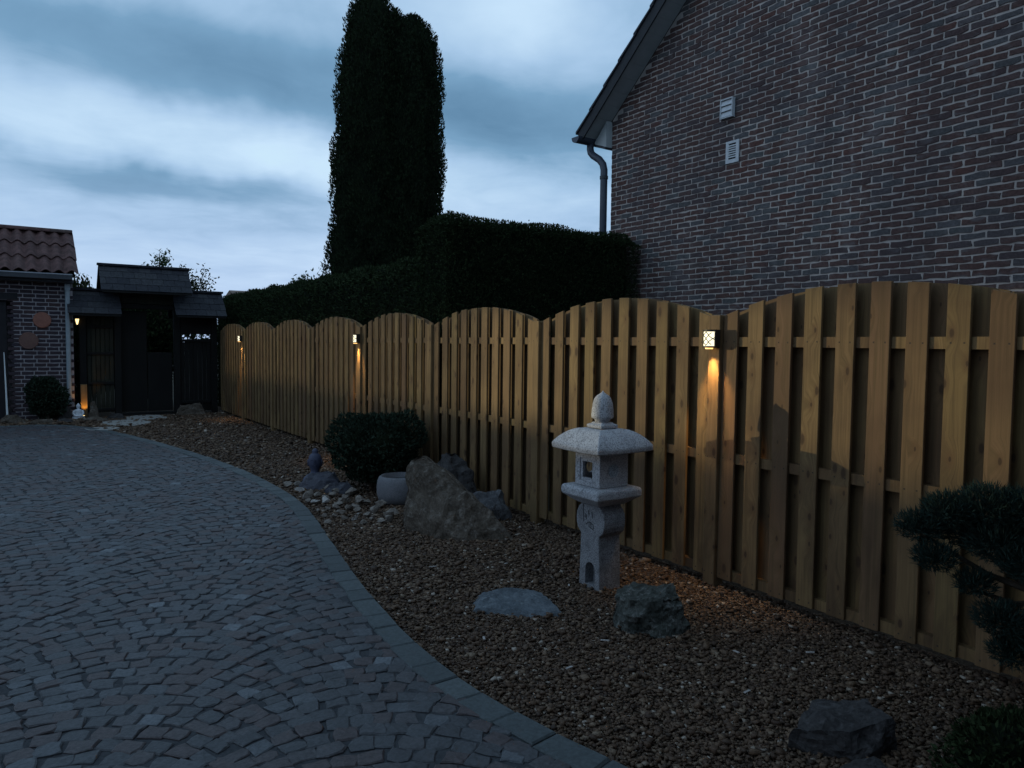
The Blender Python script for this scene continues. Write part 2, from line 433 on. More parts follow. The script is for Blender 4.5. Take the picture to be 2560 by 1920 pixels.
def rock(name, pts, mat, cuts=3, amp=.03, freq=4.0, seed=0, parent=None, fine=.006):
    c = Vector((sum(p[0] for p in pts)/len(pts), sum(p[1] for p in pts)/len(pts), 0))
    bm = bmesh.new()
    for p in pts: bm.verts.new(Vector(p)-c)
    r = bmesh.ops.convex_hull(bm, input=bm.verts[:])
    junk = [v_ for v_ in bm.verts if not v_.link_faces]
    bmesh.ops.delete(bm, geom=junk, context='VERTS')
    bmesh.ops.triangulate(bm, faces=bm.faces[:])
    for _ in range(cuts):
        bmesh.ops.subdivide_edges(bm, edges=bm.edges[:], cuts=1, use_grid_fill=True)
        bmesh.ops.triangulate(bm, faces=bm.faces[:])
        if _ == 0: bmesh.ops.smooth_vert(bm, verts=bm.verts[:], factor=.10, use_axis_x=True, use_axis_y=True, use_axis_z=True)
    bm.normal_update()
    off = Vector((seed*3.1, seed*7.7, seed*1.3))
    disp = []
    for v_ in bm.verts:
        q = v_.co*freq+off
        n_ = noise.fractal(q, 1.0, 2.0, 4) ; rdg = abs(noise.noise(q*2.3+off))
        disp.append(v_.normal*(n_*amp - rdg*amp*.9 + noise.noise(q*9)*fine))
    for v_, dd in zip(bm.verts, disp): v_.co += dd
    me = bpy.data.meshes.new(name); bm.to_mesh(me); bm.free()
    at = me.attributes.new('tint', 'FLOAT', 'FACE')
    me.materials.append(M[mat])
    return link(name, me, parent, c)

# ------------------------------------------------------------------ ground
V = np.array([(-400, -400, -.03), (400, -400, -.03), (400, 400, -.03), (-400, 400, -.03)], float)
struct(link('ground', np_mesh('ground', V, np.array([[0, 1, 2, 3]]), mat='soil')))

outer = [(-.9, 15.25), (-.17, 15.17), (.52, 15.10), (.92, 14.65), (1.21, 13.97), (1.52, 12.9), (1.77, 11.68), (2.0, 10.4), (2.14, 9.41), (2.23, 8.3), (2.24, 7.23), (2.19, 6.5),
         (2.05, 5.76), (1.93, 5.1), (1.80, 4.46), (1.68, 3.7), (1.61, 2.92), (1.66, 2.39), (1.74, 1.99), (1.86, 1.5), (2.0, .9), (2.15, .2)]
def resample(poly, step):
    P = [np.array(p, float) for p in poly]; out = [P[0]]
    # smooth by Chaikin
    for _ in range(2):
        Q = [P[0]]
        for a, b_ in zip(P[:-1], P[1:]): Q += [a*.75+b_*.25, a*.25+b_*.75]
        Q.append(P[-1]); P = Q
    L = [0]
    for a, b_ in zip(P[:-1], P[1:]): L.append(L[-1]+np.linalg.norm(b_-a))
    s = np.arange(0, L[-1], step); P = np.array(P)
    return np.stack([np.interp(s, L, P[:, 0]), np.interp(s, L, P[:, 1])], 1)
edge = resample(outer, .02)
tg = np.gradient(edge, axis=0); tg /= np.linalg.norm(tg, axis=1)[:, None]
nrm = np.stack([tg[:, 1], -tg[:, 0]], 1)       # points left of travel = into the drive?
if (nrm[len(nrm)//2][0] > 0): nrm = -nrm
KW = .13
def xedge(y):   # outer edge X at given Y (monotone in Y for the part we need)
    o = np.argsort(edge[:, 1]); return np.interp(y, edge[o, 1], edge[o, 0])
# gravel bed: sheet with a gentle mound
nx, ny = 50, 120
gx = np.linspace(-3.2, 4.1, nx); gy = np.linspace(-.5, 18.5, ny)
def gz(x, y): return .012*np.sin(x*2.1+y*.9)+.010*np.sin(y*2.3-x*1.1)
GX, GY = np.meshgrid(gx, gy)
V = np.stack([GX.ravel(), GY.ravel(), np.full(GX.size, -.008)+0*gz(GX, GY).ravel()], 1)
F = np.array([(j*nx+i, j*nx+i+1, (j+1)*nx+i+1, (j+1)*nx+i) for j in range(ny-1) for i in range(nx-1)])
struct(link('gravel_bed', np_mesh('gravel_bed', V, F, mat='gravel_base')))

# driveway: joint sheet
inner = edge+nrm*.0
poly = [(-9, 15.3), (-.9, 15.25)]+[tuple(p) for p in edge[::6]]+[tuple(edge[-1]), (2.15, -3), (-9, -3)]
bm = bmesh.new(); f = bm.faces.new([bm.verts.new((x, y, .0125)) for x, y in poly]); bmesh.ops.triangulate(bm, faces=[f])
me = bpy.data.meshes.new('driveway'); bm.to_mesh(me); bm.free(); me.materials.append(M['joint'])
drive = struct(link('driveway', me))

# kerb stones
ki = 0; s_i = 0
while s_i < len(edge)-8:
    ln = random.choice([9, 10, 11, 13])
    e_i = min(s_i+ln, len(edge)-1)
    mid = (s_i+e_i)//2
    m = MB(); top = .0245+random.uniform(-.003, .003)
    a, b_ = s_i, max(s_i+2, e_i)
    g0, g1 = edge[a]+tg[a]*.004, edge[b_]-tg[b_]*.004
    w = KW*random.uniform(.94, 1.06)
    h0, h1 = edge[a]+tg[a]*.004+nrm[a]*w, edge[b_]-tg[b_]*.004+nrm[b_]*w
    q = [g0, g1, h1, h0]; cx = sum(q)/4
    j = lambda p: (p+rng.normal(size=2)*.003)
    out4 = [j(p) for p in q]; in4 = [p+(cx-p)*.07 for p in out4]
    vs = [(p[0]-cx[0], p[1]-cx[1], -.03) for p in out4]+[(p[0]-cx[0], p[1]-cx[1], top-.007) for p in out4]+[(p[0]-cx[0], p[1]-cx[1], top+random.uniform(-.002, .002)) for p in in4]
    fs = [(0, 1, 5, 4), (1, 2, 6, 5), (2, 3, 7, 6), (3, 0, 4, 7), (4, 5, 9, 8), (5, 6, 10, 9), (6, 7, 11, 10), (7, 4, 8, 11), (8, 9, 10, 11)]
    m.add(vs, fs, random.random())
    m.build('kerb_stone', 'kerb', drive, loc=(cx[0], cx[1], 0))
    s_i = e_i

# setts in segmental arcs
stones = []
W = 1.05; Rr = W/math.sqrt(2)
def inside(x, y):
    if y > 15.0 or y < .6 or x < -2.6: return False
    d2 = np.linalg.norm(edge-np.array([x, y]), axis=1); k = int(d2.argmin())
    v_ = np.array([x, y])-edge[k]
    return v_@nrm[k] > KW-.015
ang = R(-24); ca, sa = math.cos(ang), math.sin(ang)
for col_i in range(-14, 15):
    uc = col_i*W
    for row in range(-160, 200):
        v0 = row*.090+(.05 if col_i % 2 else 0)
        nst = 12
        for k in range(nst):
            th = -math.pi/4+(k+.5+random.uniform(-.1, .1)+(.5 if row % 2 else 0)-.25)*(math.pi/2)/nst
            if abs(th) > math.pi/4: continue
            u = uc+Rr*math.sin(th); w_ = v0+Rr*math.cos(th)
            x = u*ca-w_*sa; y = u*sa+w_*ca
            if x < -2.6 or x > 2.2 or y < .6 or y > 15.1: continue
            if not inside(x, y): continue
            tl = Rr*(math.pi/2)/nst; pl = .090*math.cos(th)
            if random.random() < .06: tl *= random.uniform(.8, .9)
            stones.append((x+random.gauss(0, .006), y+random.gauss(0, .006), -th+ang+random.gauss(0, .09), tl*random.uniform(.95, 1.10), pl*random.uniform(.96, 1.10)))
def sett_geom(L, Wd):
    h = .019+random.gauss(0, .0018); b_ = .006
    tx, ty = random.gauss(0, .02), random.gauss(0, .02)
    ring = []
    for sx, sy in ((-1, -1), (0, -1), (1, -1), (1, 0), (1, 1), (0, 1), (-1, 1), (-1, 0)):
        jx, jy = random.gauss(0, .0060), random.gauss(0, .0060)
        cor = .93 if sx and sy else 1.0
        ring.append((sx*L/2*cor+jx, sy*Wd/2*cor+jy))
    vs = [(x, y, -.02) for x, y in ring]+[(x*.97, y*.97, h-.0035+random.gauss(0, .001)) for x, y in ring]
    vs += [(x*.84, y*.84, h+x*tx+y*ty+random.gauss(0, .0012)) for x, y in ring]+[(0, 0, h+.001)]
    fs = [(i, (i+1) % 8, 8+(i+1) % 8, 8+i) for i in range(8)]+[(8+i, 8+(i+1) % 8, 16+(i+1) % 8, 16+i) for i in range(8)]
    fs += [(16+i, 16+(i+1) % 8, 24) for i in range(8)]
    return vs, fs
def sett_tint():
    r = random.random()
    return random.uniform(.0, .45) if r < .5 else random.uniform(.45, .72) if r < .78 else random.uniform(.74, .9) if r < .975 else random.uniform(.92, 1.0)
def in_frame(x, y, z=0):
    q = Vector((x, y, z-HEIGHT)); zc = q.dot(fw)
    if zc < .3: return None
    px = 1280+1850*q.dot(rt)/zc; py = 960-1850*q.dot(up)/zc
    return zc if (-30 < px < 2590 and -30 < py < 1950) else None
vis = sorted([(in_frame(s_[0], s_[1]) or 1e3, i) for i, s_ in enumerate(stones)])
near = set(i for zc, i in vis[:300] if zc < 900)
rest = MB()
for i, (x, y, a, L, Wd) in enumerate(stones):
    vs, fs = sett_geom(L, Wd)
    t = sett_tint()
    if i in near:
        m = MB(); m.add(vs, fs, t); o = m.build('cobblestone', 'sett', drive, loc=(x, y, 0)); o.rotation_euler = (0, 0, a)
    else:
        c_, s__ = math.cos(a), math.sin(a)
        rest.add([(x+p[0]*c_-p[1]*s__, y+p[0]*s__+p[1]*c_, p[2]) for p in vs], fs, t)
stuff(rest.build('cobblestone', 'sett', drive))

# gravel
def scatter_gravel():
    P = []; S = []
    def zone(x0, x1, y0, y1, dens, size):
        n = int((x1-x0)*(y1-y0)*dens)
        p = np.stack([rng.uniform(x0, x1, n), rng.uniform(y0, y1, n)], 1)
        xe = np.where(p[:, 1] < 15.2, xedge(p[:, 1]), -9)
        p = p[(p[:, 0] > xe+.0) | ((p[:, 1] > 15.15))]
        P.append(p); S.append(size*np.exp(rng.normal(0, .36, len(p))))
    zone(1.45, 3.75, .9, 3.6, 9800, .0104)
    zone(1.55, 3.75, 3.6, 6.2, 6600, .0122)
    zone(1.9, 3.75, 6.2, 9.5, 3600, .0150)
    zone(.9, 3.75, 9.5, 16.2, 1500, .019)
    zone(-.8, 1.2, 15.1, 16.2, 700, .028)
    p = np.concatenate(P); s = np.concatenate(S); n = len(p)
    cube = np.array([(x, y, z) for z in (-1, 1) for y in (-1, 1) for x in (-1, 1)], float)*.5
    fc = np.array([(0, 2, 3, 1), (4, 5, 7, 6), (0, 1, 5, 4), (2, 6, 7, 3), (0, 4, 6, 2), (1, 3, 7, 5)])
    shp = cube[None]*np.stack([1+.5*rng.random(n), .7+.4*rng.random(n), .35+.35*rng.random(n)], 1)[:, None, :]
    shp = shp*(1-.35*rng.random((n, 8, 1)))+rng.normal(0, .07, (n, 8, 3))
    shp = shp*s[:, None, None]
    # mostly lying flat, random yaw and some tilt
    yaw = rng.uniform(0, 6.283, n); ti = rng.normal(0, .35, n)
    cy, sy = np.cos(yaw), np.sin(yaw); ct, st = np.cos(ti), np.sin(ti)
    x, y, z = shp[..., 0], shp[..., 1], shp[..., 2]
    y2 = y*ct[:, None]-z*st[:, None]; z2 = y*st[:, None]+z*ct[:, None]
    X = x*cy[:, None]-y2*sy[:, None]; Y = x*sy[:, None]+y2*cy[:, None]
    zc = s*.22+rng.random(n)*s*.45-.006
    Vv = np.stack([X+p[:, None, 0], Y+p[:, None, 1], z2+zc[:, None]], -1).reshape(-1, 3)
    Ff = (fc[None]+(np.arange(n)*8)[:, None, None]).reshape(-1, 4)
    t = np.clip(rng.beta(1.6, 2.4, n), 0, .92); t[rng.random(n) < .024] = .97
    return link('gravel', np_mesh('gravel', Vv, Ff, np.repeat(t, 6), 'gravel'))
stuff(scatter_gravel())

# ------------------------------------------------------------------ fence
FX = 3.62                      # front face of the posts
Y0 = 14.448; SP = 1.89
fence = tag(empty('timber_fence', (FX, 8.0, 0)), 'long yellow pine board fence with scalloped tops along the gravel bed', 'fence')
def to_f(x, y, z): return (x-FX, y-8.0, z)
def arch(t): return 1.695+.15*(1-(abs(2*t-1))**2.1)
def board_mesh(ya, yb, th, zlo=.055):
    """local Y across, panel parameter t from ya,yb in metres (0..1.8), top cut along the arch"""
    m = MB(); n = 3
    w = yb-ya
    prof = [(-w/2, zlo)]+[(-w/2+w*i/n, arch((yb-w*i/n)/1.8)) for i in range(n+1)]+[(w/2, zlo)]
    m.prism(prof, 'x', 0, th)
    return m.mesh('board', mat='pine')
PW = 1.8; BW = .106
fronts = []; pitch = (PW-BW)/9
for k in range(10): fronts.append((k*pitch+BW/2, board_mesh(k*pitch, k*pitch+BW, .018)))
backs = []
for k in range(9):
    a = k*pitch+BW-.048; b_ = (k+1)*pitch+.048
    backs.append(((a+b_)/2, board_mesh(a, b_, .018)))
m = MB(); m.box(0, .045, -PW/2, PW/2, -.029, .029); rail_me = m.mesh('rail', mat='pine')
m = MB(); m.box(0, .09, -.045, .045, -.02, 1.70); post_me = m.mesh('post', mat='pine_post')
for me_ in [x[1] for x in fronts+backs]+[rail_me, post_me]: pass
for k in range(-1, 9):
    yp = Y0-SP*k            # far post of panel k is post k, panel runs toward the camera
    if k >= 0:
        p = link('post', post_me, fence, to_f(FX, yp, 0)); bevel(p, .004, 1)
    if k == 8: continue
    ys = yp-.045             # panel start, going to -Y
    if k == -1:              # last panel is cut short by the gate
        ys = yp-.045
    for yc, me_ in fronts:
        if k == -1 and ys-yc > 16.27: continue
        o = link('board', me_, fence, to_f(FX+.028+random.uniform(-.001, .001), ys-yc, random.uniform(-.004, .004))); bevel(o, .0025, 1)
        o.rotation_euler = (random.uniform(-.002, .002), 0, math.pi*0+random.uniform(-.006, .006))
    for yc, me_ in backs:
        link('board', me_, fence, to_f(FX+.028+.018+.046, ys-yc, random.uniform(-.004, .004)))
    for zr in (.085, .815, 1.535):
        link('rail', rail_me, fence, to_f(FX+.028+.0185, ys-PW/2, zr))

# lamps on the fence posts
def make_lamp(loc, label, group, s=1.0, detail=True):
    t = tag(empty('wall_lamp', loc), label, 'lamp', group)
    w, h, dpt = .058*s, .066*s, .075*s
    m = MB()
    m.box(-.012, 0, -w, w, -h, h)                                     # back plate
    def rim(z0, z1, e=0):
        pts = [(-.012, -w-e)]+[(-.012-dpt*math.sin(math.pi*(i+.5)/8)**.5 if 0 < i < 7 else -.012-dpt*.55, -w-e+(2*w+2*e)*i/7) for i in range(8)]+[(-.012, w+e)]
        m.prism(pts, 'z', z0, z1)
    rim(h-.014*s, h, .002); rim(-h, -h+.012*s, .002)
    m.box(-.012-dpt*.60, -.0121, -w-.003, -w+.004, -h+.0121*s, h-.0141*s)  # dark cheek on the near side
    m.build('housing', 'dark_metal', t)
    gm = MB()
    pts = [(-.0125, -w+.006)]+[(-.012-dpt*.93*math.sin(math.pi*(i+.5)/8)**.5 if 0 < i < 7 else -.012-dpt*.5, -w+.006+(2*w-.010)*i/7) for i in range(8)]+[(-.0125, w-.004)]
    gm.prism(pts, 'z', -h+.0125*s, h-.0145*s)
    gm.build('glass', 'lamp_glass', t)
    if detail:
        lm = MB()
        def surf(a, z):       # point just outside the bowed glass
            i = a*7
            x = -.012-dpt*(.5+.43*min(1, math.sin(math.pi*a)*1.6))-.003
            return (x, -w+.004+(2*w-.006)*a, z)
        zs = h-.015*s
        for q in range(-2, 3):
            for sg in (1, -1):
                pl = []
                for i in range(9):
                    a = i/8; z = sg*(a-.5)*2*zs*1.15+q*zs*.98
                    if abs(z) <= zs: pl.append(surf(a, z))
                if len(pl) > 1: lm.tube(pl, .0030*s, 5)
        lm.build('lattice', 'dark_metal', t)
    bm_ = MB(); bm_.lathe([(.026*s, -h-.010*s), (.030*s, -h-.0005)], -.012-dpt*.5, 0, 14)
    bm_.build('lens', 'lamp_lens', t)
    return t
def downlight(loc, energy, size, blend, tilt=0.0, col=(1, .47, .11), soft=.012):
    l = bpy.data.lights.new('downlight', 'SPOT'); l.energy = energy; l.color = col
    l.spot_size = R(size); l.spot_blend = blend; l.shadow_soft_size = soft
    o = bpy.data.objects.new('downlight', l); C.objects.link(o); o.location = loc
    o.rotation_euler = (0, R(tilt), 0)
    return o
for k, lab in ((0, 'small far lit lamp on the third scallop post nearest the dark gate'), (3, 'lit lattice lamp on fence post above the round dark bush'), (6, 'large lit lattice lamp on fence post right of the stone lantern')):
    y = Y0-SP*k
    make_lamp((FX, y, 1.553), lab, 'lamps on the fence posts', .84, True)
    downlight((FX-.042, y, 1.480), 31, 70, 1.0, -4, (1, .60, .21), .02)

# ------------------------------------------------------------------ stone lantern
LX, LY = 3.035, 3.47
lan = tag(empty('stone_lantern', (LX, LY, 0)), 'pale granite lantern with domed roof standing in the gravel', 'lantern')
# post: lobed profile in Y-Z, extruded along X
hw = .088
prof = [(-.098, -.05), (-.094, .10), (-.088, .26), (-.086, .325), (-.100, .335), (-.118, .352), (-.130, .385), (-.133, .42), (-.128, .455), (-.112, .485), (-.092, .500), (-.088, .515)]
m = MB(); m.prism(prof+[(-a, z) for a, z in prof[::-1]], 'x', -hw, hw)
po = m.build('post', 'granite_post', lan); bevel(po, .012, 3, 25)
# niche at foot of the front face (cut by boolean-free inset: dark recess frame built as geometry)
nm = MB()
arc = [(-.045, .02)]+[(.045*math.cos(math.pi-i*math.pi/8)*1.0, .115+.045*math.sin(math.pi-i*math.pi/8)) for i in range(9)]+[(.045, .02)]
nm.prism(arc, 'x', -.05, .03)
ncut = nm.mesh('niche')
# real recess: boolean difference with a throw-away cutter that never renders
def cut(target, me, loc, parent):
    co = bpy.data.objects.new('cutter', me); C.objects.link(co); co.location = loc
    bpy.context.view_layer.update()
    md = target.modifiers.new('cut', 'BOOLEAN'); md.object = co; md.operation = 'DIFFERENCE'; md.solver = 'EXACT'
    dg = bpy.context.evaluated_depsgraph_get()
    nme = bpy.data.meshes.new_from_object(target.evaluated_get(dg))
    target.modifiers.clear(); old = target.data; target.data = nme
    bpy.data.objects.remove(co)
cut(po, ncut, (LX-hw+.035, LY-.01, 0), lan)
# raised strokes on the front face, dark colour standing in for groove shade
im = MB(); xf_ = -hw-.0006
def stroke(pts, w=.0032): im.tube([(xf_, y, z) for y, z in pts], w, 6)
stroke([(.062, .505), (.058, .40)]); stroke([(.040, .448), (.028, .436), (.034, .425)]); stroke([(.046, .438), (.030, .418)])
stroke([(.012, .475), (.008, .445)]); stroke([(-.020, .468), (-.026, .430)])
stroke([(.034, .386), (.016, .400), (-.006, .404), (-.012, .392), (-.014, .372)]); stroke([(.006, .402), (.004, .374), (-.034, .364), (-.036, .388), (-.008, .404)])
im.build('inscription', 'groove_shade', lan)
# platform
def square_rings(rings, mat, name, sub=1, jitter=0):
    m = MB(); vs = []
    n = 8
    def sq(h_):
        k = n; out = []
        for sx, sy, ex, ey in ((-1, -1, 1, -1), (1, -1, 1, 1), (1, 1, -1, 1), (-1, 1, -1, -1)):
            for i in range(k): out.append((h_*(sx+(ex-sx)*i/k), h_*(sy+(ey-sy)*i/k)))
        return out
    for (h_, z, sag) in rings:
        for x, y in sq(h_):
            cr = (abs(x)/h_*abs(y)/h_)**2 if h_ > 0 else 0
            vs.append((x, y, z+sag*cr))
    N = 4*n; fs = []
    for j in range(len(rings)-1):
        for i in range(N): fs.append((j*N+i, j*N+(i+1) % N, (j+1)*N+(i+1) % N, (j+1)*N+i))
    fs.append(list(range(N))[::-1]); fs.append([(len(rings)-1)*N+i for i in range(N)])
    m.add(vs, fs); return m.build(name, mat, lan)
pl = square_rings([(.100, .512, 0), (.128, .530, 0), (.168, .560, 0), (.178, .566, 0), (.180, .610, 0), (.168, .622, 0), (.155, .624, 0)], 'granite', 'platform'); bevel(pl, .008, 2, 30)
# light box with square window and round hole
m = MB(); m.box(-.116, .116, -.116, .116, .626, .832); bx = m.build('light_box', 'granite', lan); bevel(bx, .004, 2)
c1 = MB(); c1.box(-.09, .09, -.09, .09, .655, .805); cut(bx, c1.mesh('c'), (LX, LY, 0), lan)
c1 = MB(); c1.box(-.2, 0, -.045, .045, .675, .775); cut(bx, c1.mesh('c'), (LX, LY+.004, 0), lan)
c1 = MB(); c1.box(-.2, -.110, -.066, .066, .655, .795); cut(bx, c1.mesh('c'), (LX, LY+.004, 0), lan)
c1 = MB(); c1.prism([(.041*math.cos(i*math.pi/12), .728+.041*math.sin(i*math.pi/12)) for i in range(24)], 'y', -.2, .2); cut(bx, c1.mesh('c'), (LX-.005, LY, 0), lan)
# domed roof
rings = [(.10, .845, 0), (.205, .838, .004), (.221, .842, .004), (.225, .868, .006), (.219, .879, .006)]
for i in range(1, 9):
    a = i/8; h_ = .219*(1-a)+.088*a
    rings.append((h_, .879+.092*math.sin(a*math.pi/2*.98)**.85, .006*(1-a)))
rf = square_rings(rings, 'granite', 'roof'); bevel(rf, .006, 2, 35)
m = MB(); m.lathe([(.088, .973), (.098, .977), (.098, .994), (.072, 1.001), (.062, 1.010)], 0, 0, 4)
cap = m.build('cap_plate', 'granite', lan); cap.rotation_euler = (0, 0, 0)
cap.data.transform(Matrix.Rotation(R(45), 4, 'Z')); bevel(cap, .004, 2)
m = MB(); m.lathe([(.045, 1.005), (.048, 1.022), (.052, 1.028), (.066, 1.034), (.070, 1.046), (.067, 1.085), (.061, 1.125), (.052, 1.152), (.038, 1.170), (.020, 1.181), (.008, 1.190), (.001, 1.200)], 0, 0, 24)
m.build('finial', 'granite', lan, smooth=True)
lan.scale = (1, 1, 1.02)

# ------------------------------------------------------------------ rocks and ornaments
big = [(2.67, 5.58, -.05), (2.60, 5.30, -.05), (2.64, 4.95, -.05), (2.84, 4.74, -.05), (3.14, 4.66, -.03), (3.20, 4.58, -.04), (3.22, 4.82, -.05), (3.02, 5.60, -.05),
       (2.70, 5.46, .57), (2.735, 5.45, .60), (2.82, 5.37, .59), (2.86, 5.42, .55), (2.66, 5.46, .40), (2.945, 5.0, .365), (2.80, 5.08, .32), (3.10, 4.80, .20), (3.14, 4.70, .09), (2.68, 5.16, .20), (2.66, 5.40, .22), (3.0, 4.78, .10), (2.99, 5.2, .36)]
tag(rock('garden_rock', big, 'rock_brown', 4, .034, 4.5, 1), 'big leaning brown rock with pale streaks beside the grey stone basin', 'rock')
dk = [(3.20, 6.15, -.05), (3.50, 6.15, -.05), (3.55, 5.55, -.05), (3.2, 5.6, -.05), (3.34, 6.02, .52), (3.46, 6.0, .50), (3.28, 6.1, .36), (3.52, 5.75, .28), (3.25, 5.75, .22)]
tag(rock('garden_rock', dk, 'rock_dark', 4, .045, 4.5, 2), 'dark upright rock against the fence behind the leaning rock', 'rock')
r3 = [(3.16, 5.60, -.03), (3.54, 5.50, -.03), (3.56, 5.2, -.03), (3.2, 5.15, -.03), (3.18, 5.58, .10), (3.36, 5.50, .20), (3.54, 5.36, .235), (3.42, 5.25, .17), (3.2, 5.3, .08)]
tag(rock('garden_rock', r3, 'rock_grey', 3, .03, 6, 3), 'grey flat topped rock at the foot of the fence right of the leaning rock', 'rock')
ms = [(2.66, 2.98, -.04), (2.62, 2.78, -.04), (2.76, 2.64, -.04), (2.96, 2.62, -.04), (3.04, 2.80, -.04), (2.88, 3.02, -.04),
      (2.68, 2.94, .16), (2.66, 2.80, .175), (2.80, 2.70, .19), (2.93, 2.68, .20), (2.98, 2.80, .205), (2.84, 2.98, .18)]
tag(rock('garden_rock', ms, 'rock_moss', 4, .035, 7, 4), 'blocky mossy dark rock with a pale vein in front of the stone lantern', 'rock')
sl = [(2.10, 3.52, -.03), (2.26, 3.26, -.03), (2.54, 3.12, -.03), (2.64, 3.46, -.03), (2.50, 3.74, -.03), (2.28, 3.76, -.03),
      (2.14, 3.50, .022), (2.28, 3.34, .036), (2.52, 3.18, .028), (2.58, 3.46, .042), (2.46, 3.66, .044), (2.28, 3.64, .040)]
tag(rock('stepping_slab', sl, 'slab', 4, .012, 6, 5, fine=.003), 'flat blue grey stone slab lying in gravel left of the mossy rock', 'slab')
br = [(2.36, 1.66, -.03), (2.50, 1.44, -.03), (2.72, 1.38, -.03), (2.80, 1.55, -.03), (2.6, 1.72, -.03), (2.40, 1.64, .08), (2.52, 1.48, .10), (2.70, 1.42, .13), (2.74, 1.56, .14), (2.58, 1.68, .12)]
tag(rock('garden_rock', br, 'rock_dark', 3, .022, 8, 6), 'dark blue split rock in the bottom right corner of the gravel', 'rock')
br2 = [(2.28, 1.44, -.03), (2.40, 1.28, -.03), (2.56, 1.26, -.03), (2.6, 1.42, -.03), (2.44, 1.5, -.03), (2.34, 1.42, .04), (2.46, 1.32, .05), (2.54, 1.40, .05)]
tag(rock('garden_rock', br2, 'rock_dark', 3, .016, 8, 16), 'low dark flat stone in front of the split blue rock', 'rock')
gr_ = [(2.70, 16.0, -.03), (3.30, 15.9, -.03), (3.35, 16.25, -.03), (2.75, 16.3, -.03), (2.82, 16.05, .17), (3.2, 16.0, .23), (3.22, 16.2, .22), (2.85, 16.2, .2)]
tag(rock('garden_rock', gr_, 'rock_brown', 3, .04, 5, 7), 'low tan boulder at the right foot of the dark gate', 'rock')
# slanted slates under the bust
s1 = [(2.40, 7.52, -.02), (2.46, 7.28, -.02), (2.78, 7.12, -.02), (2.80, 7.35, -.02), (2.50, 7.42, .13), (2.70, 7.22, .17), (2.76, 7.3, .18), (2.56, 7.5, .15)]
tag(rock('slate_slab', s1, 'slate', 3, .02, 7, 8), 'tilted blue grey slate slab under the dark bust', 'rock')
s2 = [(2.52, 7.14, -.02), (2.60, 6.96, -.02), (2.84, 6.86, -.02), (2.86, 7.08, -.02), (2.60, 7.08, .09), (2.78, 6.95, .12), (2.80, 7.05, .12)]
tag(rock('slate_slab', s2, 'slate', 3, .02, 7, 9), 'smaller blue grey slate stone in front of the tilted slab', 'rock')

# rubble
rub = [(2.34, 7.55, .06), (2.35, 7.2, .06), (2.68, 7.06, .069), (2.4, 6.62, .065), (2.4, 6.33, .054), (2.52, 6.13, .045), (2.32, 6.34, .041), (2.36, 6.12, .048), (2.64, 6.99, .06), (2.63, 6.69, .049),
       (2.73, 6.79, .09), (2.65, 6.37, .09), (2.63, 6.02, .074), (2.67, 5.8, .072), (2.31, 6.63, .056), (2.69, 6.33, .064), (2.49, 6.24, .054), (2.23, 6.33, .033), (2.14, 5.82, .046), (2.31, 5.9, .043),
       (2.38, 5.84, .059), (2.51, 5.88, .048), (2.76, 6.17, .072), (2.76, 5.86, .061), (2.34, 6.86, .097), (2.65, 7.18, .066), (2.44, 7.54, .053), (2.6, 5.65, .055), (2.38, 5.67, .05), (2.28, 6.03, .04),
       (2.53, 5.63, .046), (2.5, 5.76, .035), (2.2, 6.08, .036), (2.49, 6.01, .036), (2.45, 6.75, .05), (2.52, 6.5, .06), (2.56, 6.28, .05), (2.44, 6.95, .05), (2.55, 6.85, .06), (2.28, 6.75, .04), (2.6, 6.55, .05), (2.46, 6.43, .05)]
pale = {1, 2, 3, 14, 20}
for i, (x, y, dm) in enumerate(rub):
    s = dm*.78
    pts = []
    for k in range(12):
        v_ = Vector((random.gauss(0, 1), random.gauss(0, 1), random.gauss(0, 1))).normalized()
        pts.append((x+v_.x*s*random.uniform(.9, 1.3), y+v_.y*s*random.uniform(.8, 1.1), max(-.01, s*.75+v_.z*s*.75)))
    o = rock('rubble_stone', pts, 'pebble_pale' if i in pale else 'pebble_tan', 2, s*.14, 14, 20+i, fine=.002)
    if i in pale: tag(o, 'pale rough stone in the loose stone heap between drive edge and round bush', 'stone', 'pale stones of the heap')
    else: tag(o, 'tan brown stone in the loose stone heap left of the leaning rock', 'stone', 'tan stones of the heap')

# stone basin
bs = tag(empty('stone_basin', (3.02, 6.33, 0)), 'round grey stone water basin half hidden by the leaning rock', 'basin')
m = MB(); m.lathe([(.16, 0), (.19, .02), (.208, .08), (.212, .15), (.205, .21), (.190, .245), (.172, .258), (.160, .250), (.152, .22), (.14, .16), (.08, .15)], 0, 0, 32)
m.build('bowl', 'basin', bs, smooth=True)
m = MB(); m.lathe([(.150, .205), (.1502, .2065)], 0, 0, 28); wm, G_, b_ = base_mat('water', .05, .5); b_.inputs['Base Color'].default_value = (.01, .013, .015, 1); M['water'] = wm
m.build('water_surface', 'water', bs)

# dark blue bust
bust = tag(empty('bust_statue', (2.60, 7.46, 0), R(-30)), 'small dark blue bust statue with topknot on the gravel edge', 'statue')
m = MB()
m.lathe([(.13, 0), (.135, .04), (.12, .09), (.085, .125), (.05, .145), (.043, .165), (.046, .185), (.058, .205), (.068, .235), (.070, .27), (.066, .305), (.055, .332), (.036, .348), (.030, .352), (.033, .368), (.026, .388), (.012, .398), (.002, .402)], 0, 0, 24, 1.0, .88)
m.build('bust', 'statue_blue', bust, smooth=True)
m = MB()
for s_ in (-1, 1): m.lathe([(.002, .215), (.011, .225), (.013, .26), (.011, .285), (.002, .29)], s_*.069, 0, 10, .8, 1.5)
m.build('ears', 'statue_blue', bust, smooth=True)
m = MB(); m.prism([(-.010, .245), (.010, .245), (.006, .29), (-.006, .29)], 'y', -.071, -.05); m.box(-.022, .022, -.062, -.05, .226, .233)
